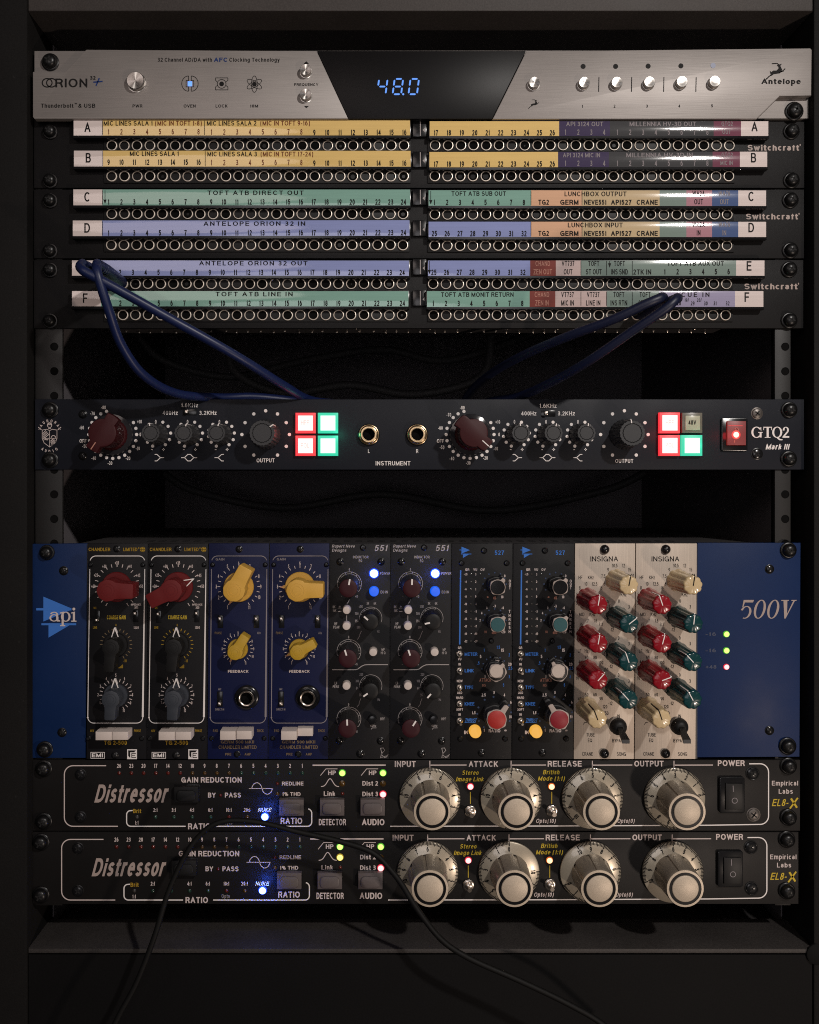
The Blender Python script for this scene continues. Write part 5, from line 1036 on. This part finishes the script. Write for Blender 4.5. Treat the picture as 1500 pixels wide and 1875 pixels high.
def insigna(x0, x1, dx, angs, label):
    u, pn = module('equalizer_module', x0, x1, 'brushed_aluminium', label, 'equalizer module', 'brushed equalizer modules with scalloped knobs')
    b = MB(); h = HL; K = 'ink_black'
    b.T('INSIGNA', 1081.5 + dx, 1134.5 + dx, 1023.3, 9.2, h, K, 'l')
    for t, x, y in (('10.5', 1126.5, 1035.5), ('12', 1142.5, 1035.5), ('9', 1114, 1043), ('15', 1153.5, 1043), ('7.5', 1105.5, 1055), ('20', 1158.5, 1054), ('6', 1107.5, 1069), ('HF', 1063.5, 1057.3), ('KHz', 1082.5, 1057.3), ('10', 1073.5, 1069), ('12.5', 1089.5, 1069), ('8', 1062.3, 1076.3), ('16', 1101, 1076.3), ('5', 1057.4, 1088.5), ('3.5', 1059, 1104), ('KHz', 1142.5, 1088.7), ('0', 1134, 1100.5), ('3', 1152.5, 1111), ('-3', 1114.5, 1111), ('-6', 1107.5, 1130), ('R', 1113.5, 1102.5),
                    ('MID', 1066, 1125.2), ('KHz', 1085.5, 1125.2), ('.7', 1076.5, 1136.5), ('1.6', 1091, 1136.5), ('3.2', 1101, 1143.3), ('.35', 1064, 1143.5), ('.25', 1059.5, 1154.5), ('-12', 1121, 1153), ('.15', 1060, 1173), ('0', 1133.5, 1168.3), ('3', 1152.3, 1178.5), ('-3', 1114.5, 1178.5), ('-6', 1106, 1197.5), ('LF', 1062, 1192), ('Hz', 1074.5, 1192), ('60', 1075, 1204), ('80', 1090.3, 1204), ('40', 1063, 1212), ('100', 1101, 1213.3), ('20', 1058, 1223.8), ('10', 1058, 1241.7), ('-12', 1119, 1220.3), ('150', 1110, 1226), ('0', 1133.5, 1236), ('3', 1152.2, 1247), ('-3', 1114.5, 1247), ('-6', 1107, 1266), ('50', 1075, 1272), ('60', 1090.2, 1272), ('40', 1062, 1279.2), ('90', 1101.3, 1279.2), ('25', 1058, 1291.5), ('120', 1108.5, 1294), ('-12', 1118.5, 1288), ('150', 1110.5, 1306),
                    ('TUBE', 1082, 1345.5), ('EQ', 1081, 1355.7), ('IN', 1133.3, 1311.5), ('BYPASS', 1133.5, 1356.3), ('CRANE', 1076.5, 1380.6), ('SONG', 1138.5, 1380.8)):
        b.C(t, x + dx, y, 6.5, h, K, 0.80, 'l')
    b.line([(1068 + dx, 1327), (1071 + dx, 1323), (1075 + dx, 1323)], 0.8, h, K)
    b.build('lettering', pn, closed=False)
    for (x, y, m), a in zip(((1129.3, 1062.5, 'cream_knob'), (1075.7, 1096.5, 'crimson_knob'), (1130, 1129.5, 'teal_knob'), (1075.7, 1164, 'crimson_knob'), (1129, 1196, 'teal_knob'), (1075.7, 1228, 'crimson_knob'), (1128.5, 1262, 'teal_knob'), (1074.7, 1296, 'cream_knob')), angs):
        X, Y = q(x + dx, y, MH); shared(('sc', m, a), 'knob', d_scallop(m, a, 'ink_black' if m == 'cream_knob' else 'ink_white'), (X, Y, MH), u)
    X, Y = q(1132 + dx, 1330, MH); b = MB()
    b.lathe(X, Y, [(15.5, MH + 0.3), (15.5, MH + 3), (14, MH + 9), (10, MH + 14), (6, MH + 15.5), (0, MH + 15.7)], 'black_plastic', 28); o = b.build('bypass_switch', u, (X, Y, MH))
    b = MB(); ex, ey = q(1146.5 + dx, 1358, 62)
    n = 8; prev = None; path = [(X, Y, MH + 12), (X + (ex - X) * 0.5, Y + (ey - Y) * 0.5, 38), (ex, ey, 62)]
    rows = []
    for i, p in enumerate(path):
        w = (4.5, 5.4, 6.6)[i]; t = (3.5, 3.2, 3.4)[i]
        rows.append(b.add([(p[0] - w, p[1] - t, p[2]), (p[0] + w, p[1] - t, p[2]), (p[0] + w, p[1] + t, p[2]), (p[0] - w, p[1] + t, p[2])]))
    for r0, r1 in zip(rows, rows[1:]):
        for k in range(4): b.face((r0 + k, r0 + (k + 1) % 4, r1 + (k + 1) % 4, r1 + k), 'black_plastic')
    b.face(range(rows[-1], rows[-1] + 4), 'grey_knob'); b.face(range(rows[0], rows[0] + 4), 'black_plastic'); b.build('lever', o)
    def ball(b): b.lathe(0, 0, [(8.6, 0), (8.4, 2.5), (7, 6), (4, 8.2), (0, 9)], 'gloss_black', 24)
    for x, y in ((1108, 1006), (1107.5, 1380.3)):
        X, Y = q(x + dx, y, MH + 3); shared('ball', 'screw', ball, (X, Y, MH), u)
insigna(1052.5, 1164.2, 0, (-79, -80, -38, -80, -108, -48, -132, -110), 'brushed aluminium equalizer module with its topmost teal pointer aimed to the right')
insigna(1164.2, 1277, 112, (-80, -108, -83, -75, -132, -20, -118, -108.5), 'brushed aluminium equalizer module with its topmost teal pointer aimed straight up')

# ------------------------------------------------------------------ the two compressors at the bottom
def d_dial(top, span, first, smooth_side):
    def f(b):
        b.lathe(0, 0, [(55.5, 3), (55.8, 5), (55.2, 7.5), (53.5, 8.4), (40, 11), (35, 12)], 'dial_silver', 72)
        for k in range(0, 101):
            v = k / 10; a = -90 + (top - v) * 27.2
            if v < 0: continue
            r0 = 48.6 if k % 10 == 0 else (49.6 if k % 5 == 0 else 51.0)
            c, d = math.cos(R(a)), math.sin(R(a)); w = 0.72 if k % 10 else 1.0
            hin = 8.7 + (53.5 - r0) * 0.19
            n = b.add([(r0 * c - w * d, r0 * d + w * c, hin), (r0 * c + w * d, r0 * d - w * c, hin), (53.7 * c + w * d, 53.7 * d - w * c, 8.75), (53.7 * c - w * d, 53.7 * d + w * c, 8.75)]); b.face(range(n, n + 4), 'ink_black')
            n = b.add([(53.7 * c - w * d, 53.7 * d + w * c, 8.75), (53.7 * c + w * d, 53.7 * d - w * c, 8.75), (56 * c + w * d, 56 * d - w * c, 7), (56 * c - w * d, 56 * d + w * c, 7)]); b.face(range(n, n + 4), 'ink_black')
        kk = 8.4 / CAPH
        for v in range(0, 11):
            a = -90 + (top - v) * 27.2; t = str(v); wd = b.width(t, 0) * kk * 0.86; x = -wd / 2; c, d = math.cos(R(a + 90)), math.sin(R(a + 90))
            for ch in t:
                vs, fs, adv = GL[('b', ch)]; pts = []
                for gx, gy, lay in vs:
                    px = x + gx * kk * 0.86; py = -43.6 + 4.2 - gy * kk; X, Y = px * c - py * d, px * d + py * c
                    pts.append((X, Y, 9.0 + 0.035 * lay + max(0, (53.5 - math.hypot(X, Y))) * 0.195))
                i0 = b.add(pts)
                for fc in fs: b.face([i0 + i for i in fc], 'ink_black')
                x += adv * kk * 0.86
    return f
def d_dial_body(b):
    def groove(a, r, h):
        k = 1.0
        for i in range(7):
            d = abs((math.degrees(a) - (i * 51.43 + 12) + 180) % 360 - 180)
            if d < 4.5: k = min(k, 0.93)
            elif d > 19 and h > 20: k = min(k, 0.985)
        return k
    b.lathe(0, 0, [(35.8, 11), (35.5, 16), (35, 20), (34.0, 60), (33.6, 74), (33, 76.5), (31.8, 78), (28.5, 78.6), (28, 78)], 'dial_body', 144, groove)
def d_dial_cap(b):
    b.lathe(0, 0, [(32.4, 77.9), (32.2, 78.9), (28.4, 79.3)], 'dial_cap', 48); b.lathe(0, 0, [(28.4, 79.3), (28.2, 78.6), (23.6, 78.6), (23.4, 79)], 'gloss_black', 48); b.lathe(0, 0, [(23.4, 79), (23.0, 80), (22.0, 80.6), (0, 80.7)], 'dial_cap', 48)
def squash(b): pass
def rocker_btn(u, x0, y0, x1, y1, m):
    hh = 15; A = q(x0, y0 + 4, hh); B = q(x1, y1, hh); b = MB()
    b.box(A[0] - 1.5, A[1] - 6, B[0] + 1.5, B[1] + 1.5, 0.2, 1.6, 'gloss_black', 0.5); o = b.build('push_button', u)
    b = MB(); b.prism([(A[0], A[1] - 5), (B[0], A[1] - 5), (B[0], B[1]), (A[0], B[1])], 1, hh - 3, m, 1.5)
    b.rbox(A[0] + 5, A[1] + 1.0, B[0] - 5, B[1] - 3.2, 7, hh - 3, hh, m, 1.6); b.build('key_cap', o)
def compressor(dy, tops, label, lit2, y0, y1, dim):
    u = thing('compressor', (762, y1, 0), label, 'compressor', 'compressors at the bottom of the rack')
    X_ = lambda x: x + (0 if dy == 0 else -5 + (x - 100) / 1366 * 2)
    b = MB(); b.box(X_(60), y0, X_(1465.5), y1, -9, 0, 'black_panel', 1.2); b.build('panel', u)
    b = MB(); b.box(120, y0 + 6, 1410, y1 - 4, -620, -10, 'chassis_dark', 1); b.build('chassis', u)
    b = MB(); h = 0.5; Wt = 'ink_white' ; Y = lambda y: y + dy
    T = lambda t, x0, x1, y, cap, m='ink_white', st='n', it=0: b.T(t, X_(x0), X_(x1), Y(y), cap, h, m, st, it)
    C = lambda t, x, y, cap, m='ink_white', xs=0.88, st='n', it=0: b.C(t, X_(x), Y(y), cap, h, m, xs, st, it)
    Ln = lambda pts, w, m='ink_white': b.line([(X_(x), Y(y)) for x, y in pts], w, h, m)
    def corner(cx, cy, r, a0, a1): return [(cx + r * math.cos(R(a0 + (a1 - a0) * i / 8)), cy + r * math.sin(R(a0 + (a1 - a0) * i / 8))) for i in range(9)]
    Ln([(194.5, 1402)] + corner(134, 1418, 16, 270, 180) + corner(134, 1497, 16, 180, 90) + [(216, 1513)], 1.9, 'ink_pink')
    for i, n in enumerate((26, 23, 20, 17, 14, 12, 10, 9, 8, 7, 6, 5, 4, 3, 2, 1)): C(str(n), 218.5 + 22.36 * i, 1402.3, 7.6, 'ink_pink', 0.82, 'b')
    T('GAIN REDUCTION', 332, 441.5, 1428, 10, 'ink_pink', 'b'); T('Distressor', 177, 309, 1453, 33, 'ink_logo', 'b', 0.26)
    T('BY', 381, 396, 1455.8, 9, 'ink_pink', 'b'); T('PASS', 412, 442, 1455.8, 9, 'ink_pink', 'b')
    Ln([(456, 1443.8), (500, 1443.8)], 1.1, 'ink_pink'); Ln([(461 + i * 38 / 32, 1443.8 - 10.6 * math.copysign(abs(math.sin(2 * math.pi * i / 32)) ** 0.6, math.sin(2 * math.pi * i / 32))) for i in range(33)], 1.3, 'ink_pink')
    T('REDLINE', 516.5, 556, 1434.7, 7, 'ink_pink', 'b'); T('1% THD', 517, 551, 1454, 7, 'ink_pink', 'b')
    Ln([(243, 1484)] + corner(240, 1492, 8, 270, 180)[2:] + corner(240, 1505, 8, 180, 90) + [(340, 1513)], 2.0); T('RATIO', 344.5, 386, 1513, 11, 'ink_pink', 'b'); Ln([(395, 1513)] + corner(563, 1505, 8, 90, 0) + corner(563, 1489, 8, 0, -90)[:-1], 2.0)
    T('Brit', 244, 259.5, 1485, 7.6, 'ink_gold', 'b'); C('1:1', 251, 1506.5, 7, 'ink_pink', 0.85)
    for t, x in (('2:1', 285), ('3:1', 318.5), ('4:1', 352), ('6:1', 385.7), ('10:1', 419.5), ('20:1', 452.7)): C(t, x, 1483, 7, 'ink_pink', 0.85, 'b')
    T('NUKE', 473, 498.5, 1483, 7.4, 'ink_white', 'n', 0.25)
    C('Opto', 418.5, 1506, 7, 'ink_grey', 0.85)
    T('RATIO', 514, 554, 1503, 11.5, 'ink_pink', 'b'); T('DETECTOR', 584, 633.5, 1505.3, 11.5, 'ink_pink', 'b'); T('AUDIO', 663, 704.5, 1505.3, 11.5, 'ink_pink', 'b')
    Ln([(572.5, 1401.2), (706.5, 1401)], 2.4, 'ink_pink')
    for x in (0, 74.5): Ln([(587 + x, 1420), (597 + x, 1407.8), (618 + x, 1407.8)], 1.2, 'ink_pink'); T('HP', 601 + x, 616 + x, 1415, 8.2, 'ink_pink', 'b')
    Ln([(588 + i * 33 / 24, 1440.3 - 14.5 * math.exp(-((i - 12) / 5.2) ** 2)) for i in range(25)], 1.5, 'ink_pink')
    T('Link', 593, 615, 1453.3, 8.6, 'ink_pink', 'b'); T('Dist 2', 663.7, 693, 1434.3, 8.4, 'ink_pink', 'b'); T('Dist 3', 663.7, 693, 1453.8, 8.4, 'ink_pink', 'b')
    T('INPUT', 723, 762, 1399, 11, 'ink_pink', 'b'); T('ATTACK', 858.5, 912, 1399, 10.6, 'ink_pink', 'b'); T('RELEASE', 1003, 1065.5, 1398.5, 10.6, 'ink_pink', 'b'); T('OUTPUT', 1161.5, 1215.5, 1398.3, 10.6, 'ink_pink', 'b'); T('POWER', 1314.5, 1364, 1397.3, 10.6, 'ink_pink', 'b')
    for x, xe in ((787.3, 854.5), (936, 1000), (1084.8, 1158), (1234.3, 1305.5)): Ln([(x, 1393), (x, 1409)], 1.6, 'ink_pink'); Ln([(x, 1401), (xe, 1400.8)], 1.8, 'ink_pink')
    Ln([(1372, 1398.6)] + corner(1392, 1414, 15.5, 270, 360) + corner(1392, 1494, 15.5, 0, 90) + [(1300, 1511), (1000, 1512.5), (715, 1513)], 2.0, 'ink_white')
    for t, x0_, x1_, y in (('Stereo', 847, 878, 1414.7), ('Image Link', 836, 887.5, 1426.6), ('British', 995, 1026, 1413.8), ('Mode (1:1)', 986, 1036, 1425.4)): T(t, x0_, x1_, y, 8, 'ink_yellow', 'n', 0.22)
    for x in (861.5, 1010.5): Ln([(x, 1450), (x, 1472)], 1.3, 'ink_yellow')
    T('Opto(10)', 982, 1019, 1503, 7.6, 'ink_pink', 'n', 0.22); T('Opto(0)', 1131, 1163.5, 1503, 7.6, 'ink_pink', 'n', 0.22)
    T('Empirical', 1413.5, 1463, 1434, 8.6, 'ink_pink'); T('Labs', 1426, 1453.5, 1449, 8.6, 'ink_pink'); T('EL8-', 1415, 1446, 1469.5, 13, 'ink_yellow', 'n', 0.25)
    Ln([(1448.5, 1462), (1459.5, 1479)], 3.6, 'ink_yellow'); Ln([(1461, 1461), (1446.5, 1480.5)], 3.0, 'ink_yellow')
    b.build('lettering', u, closed=False)
    for i in range(16): led(u, X_(218.5 + 22.36 * i), Y(1415.5), 2.6, None, 0, 'red' if i < 6 else ('amber' if i < 10 else 'green'))
    for x, c in ((251, 'clear'), (285, 'green'), (318.5, 'green'), (352, 'green'), (386, 'green'), (419.5, 'red'), (453, 'amber')): led(u, X_(x), Y(1496), 2.6, None, 0, c)
    led(u, X_(404), Y(1456), 2.2, None, 0, 'red'); led(u, X_(508), Y(1434.7), 2.2, None, 0, 'red'); led(u, X_(508), Y(1454), 2.6, None, 0, 'amber')
    led(u, X_(485.5), Y(1495), 6.4, 'blue'); hx, hy = X_(485.5), Y(1495.5); halo(hx, hy, 24, 0.0100, (0.03, 0.12, 1.0))
    led(u, X_(627), Y(1415), 5.4, 'green'); led(u, X_(701.5), Y(1415), 5.4, 'green'); led(u, X_(701.5), Y(1454), 5.4, 'red')
    if lit2: led(u, X_(627), Y(1434.5), 5.4, 'yellow')
    else: led(u, X_(627), Y(1434.5), 4.2, None, 0, 'amber')
    led(u, X_(701.5), Y(1434.7), 4.2, None, 0, 'amber'); led(u, X_(627.5), Y(1453), 2.4, None, 0, 'red')
    led(u, X_(861.5), Y(1440), 5.2, 'red'); led(u, X_(1010), Y(1440), 5.2, 'amber')
    rocker_btn(u, X_(318), Y(1443), X_(363), Y(1471), 'black_plastic')
    for x in (511, 585.5, 660): rocker_btn(u, X_(x), Y(1466), X_(x + 45), Y(1495), 'taupe_button')
    for x, t in zip((787.5, 936, 1085, 1235.5), tops):
        bx, by = q(X_(x), Y(1462), 6); k = shared(('dial', t), 'dial_knob', d_dial(t, 0, 0, 0), (bx, by, 0), u)
        bd = shared('dbody', 'grip', d_dial_body, (bx, by, 11.5), k) if False else None
        key = ('db', (x * 7 + dy) % 5)
        if 'dbody' not in CACHE:
            m_ = MB(); d_dial_body(m_); CACHE['dbody'] = m_.mesh('grip', (0, 0, 0)); m_ = MB(); d_dial_cap(m_); CACHE['dcap'] = m_.mesh('cap', (0, 0, 0))
        g = place('grip', CACHE['dbody'], (bx, by, 0), k); g.rotation_euler = (0, R((t * 37 + x) % 51), 0)
        place('cap', CACHE['dcap'], (bx, by, 0), k)
    toggle(u, X_(861.5), Y(1485), 10.5, 0, 0.5, 1.5, 14); toggle(u, X_(1010.5), Y(1484), 10.5, 0, 1, 1, 14)
    b = MB(); b.rbox(X_(1315.5), Y(1421.5), X_(1362), Y(1487), 4, 0.2, 6, 'gloss_black', 1.6); sw = b.build('power_switch', u)
    b = MB(); b.box(X_(1326), Y(1432), X_(1357), Y(1480), 5, 9, 'black_plastic', 1.2); rk = b.build('rocker', sw)
    b = MB(); b.line([(X_(1342.5), Y(1438.5)), (X_(1343), Y(1450))], 1.3, 9.5, 'ink_grey'); b.arc(X_(1345.5), Y(1466), 4.8, 0, 360, 1.2, 9.5, 'ink_grey'); b.build('lettering', rk, closed=False)
    small_screw(u, X_(1378), Y(1416), 13, 0); small_screw(u, X_(1379.5), Y(1491.5), 13, 0, 'screw_steel' if dy == 0 else 'screw_black'); small_screw(u, X_(148), Y(1418), 11); small_screw(u, X_(148), Y(1496), 11)
    for x, y in ((78, 1409), (78, 1506), (1446.5, 1404.5), (1446.5, 1499)): rack_screw(u, X_(x), Y(y), 15.5)
compressor(0, (7, 7, 5, 3), 'upper black compressor with four silver dials, directly under the blue module chassis', False, 1391.5, 1521.5, 0)
compressor(135, (6, 0, 9, 6), 'lowest black compressor with four silver dials, just above the bottom shelf', True, 1523.5, 1655.5, 1)

# ------------------------------------------------------------------ cables
def patch_cable(jx, jy, path, label, m='cable_blue', plug='cable_blue'):
    X, Y = q(jx, jy, 3)
    t = thing('patch_cable', (X, Y, 3), label, 'patch cable', 'blue patch cables')
    b = MB(); b.lathe(X, Y, [(6.2, 1), (6.2, 14), (10, 14.5), (11, 20), (11, 120), (10.4, 127), (10.4, 131), (9.3, 132), (9.3, 135), (10.0, 136), (10.0, 140), (8.9, 141), (8.9, 144), (9.6, 145), (9.6, 149), (8.6, 150), (8.4, 172)], ['nickel', 'nickel', plug], 22); b.build('plug', t)
    b = MB(); P = [(X, Y, 160), (X, Y, 172)] + [(*q(x, y, h), h) for x, y, h in path]; b.tube(P, 8.0, m, 14, 8); b.build('cord', t)
patch_cable(201.5, 520, [(147, 488, 184), (150, 493, 192), (160, 500, 194), (205, 524, 186), (300, 577, 160), (430, 650, 115), (520, 706, 40), (570, 733, -30), (640, 742, -90), (700, 760, -160)],
            'blue patch cable from the first jack of row E, running straight down to the right')
patch_cable(226, 520, [(177, 490, 184), (178, 498, 192), (184, 520, 192), (200, 570, 180), (222, 630, 150), (262, 686, 110), (322, 720, 50), (400, 728, -20), (470, 727, -60), (560, 738, -100), (640, 760, -160)],
            'blue patch cable from the second jack of row E, hanging in a steep curve')
patch_cable(1166, 577, [(1212, 544, 182), (1206, 547, 190), (1180, 558, 188), (1120, 586, 165), (1040, 616, 120), (960, 650, 40), (900, 684, -60), (860, 720, -150), (840, 760, -240)],
            'dark blue patch cable in row F nearest the middle, drooping left into the dark', 'cable_navy', 'cable_navy')
patch_cable(1189.5, 577, [(1239, 546, 182), (1234, 552, 190), (1215, 568, 188), (1160, 605, 165), (1080, 660, 120), (1010, 700, 50), (950, 726, -30), (890, 738, -90), (840, 770, -160)],
            'dark blue patch cable in row F nearest the right edge, drooping left', 'cable_navy', 'cable_navy')
b = MB()
P = [(150, 2010, 130), (212, 1872, 120), (250, 1800, 112), (283, 1715, 104), (306, 1640, 96), (328, 1588, 92), (348, 1552, 90), (366, 1530, 88), (386, 1513, 87), (410, 1504, 86), (442, 1502.5, 85), (485, 1508, 85), (545, 1523, 87), (608, 1537, 90), (664, 1553, 94), (692, 1568, 96), (713, 1590, 100), (735, 1618, 106), (765, 1666, 114), (808, 1720, 122), (860, 1755, 126), (950, 1795, 130), (1040, 1838, 136), (1110, 1880, 140), (1200, 1960, 150)]
b.tube([(*q(x, y, h), h) for x, y, h in P], 4.9, 'cable_black', 14, 8)
tag(b.build('power_lead'), 'thin black lead looping across both compressors and down in front of the rack', 'cable')
# loose dark cables inside the rack
def inner(path, r, m, label):
    b = MB(); b.tube([(*q(x, y, h), h) for x, y, h in path], r, m, 10, 8); tag(b.build('loom_cable'), label, 'cable', 'dark cables hanging inside the rack')
inner([(420, 610, -330), (430, 680, -380), (520, 720, -420), (640, 705, -420), (760, 722, -400), (880, 690, -380), (900, 610, -340)], 9, 'loom_black', 'black cable sagging in the dark gap above the preamp, lower loop')
inner([(250, 610, -500), (300, 660, -520), (420, 690, -540), (560, 660, -540), (700, 640, -520), (820, 660, -500), (980, 610, -480)], 9, 'loom_black', 'black cable sagging in the dark gap above the preamp, higher loop')
inner([(300, 866, -760), (360, 900, -780), (520, 930, -800), (700, 905, -800), (900, 935, -790), (1100, 900, -770), (1180, 866, -760)], 10, 'loom_black', 'black cable sagging in the dark gap below the preamp')
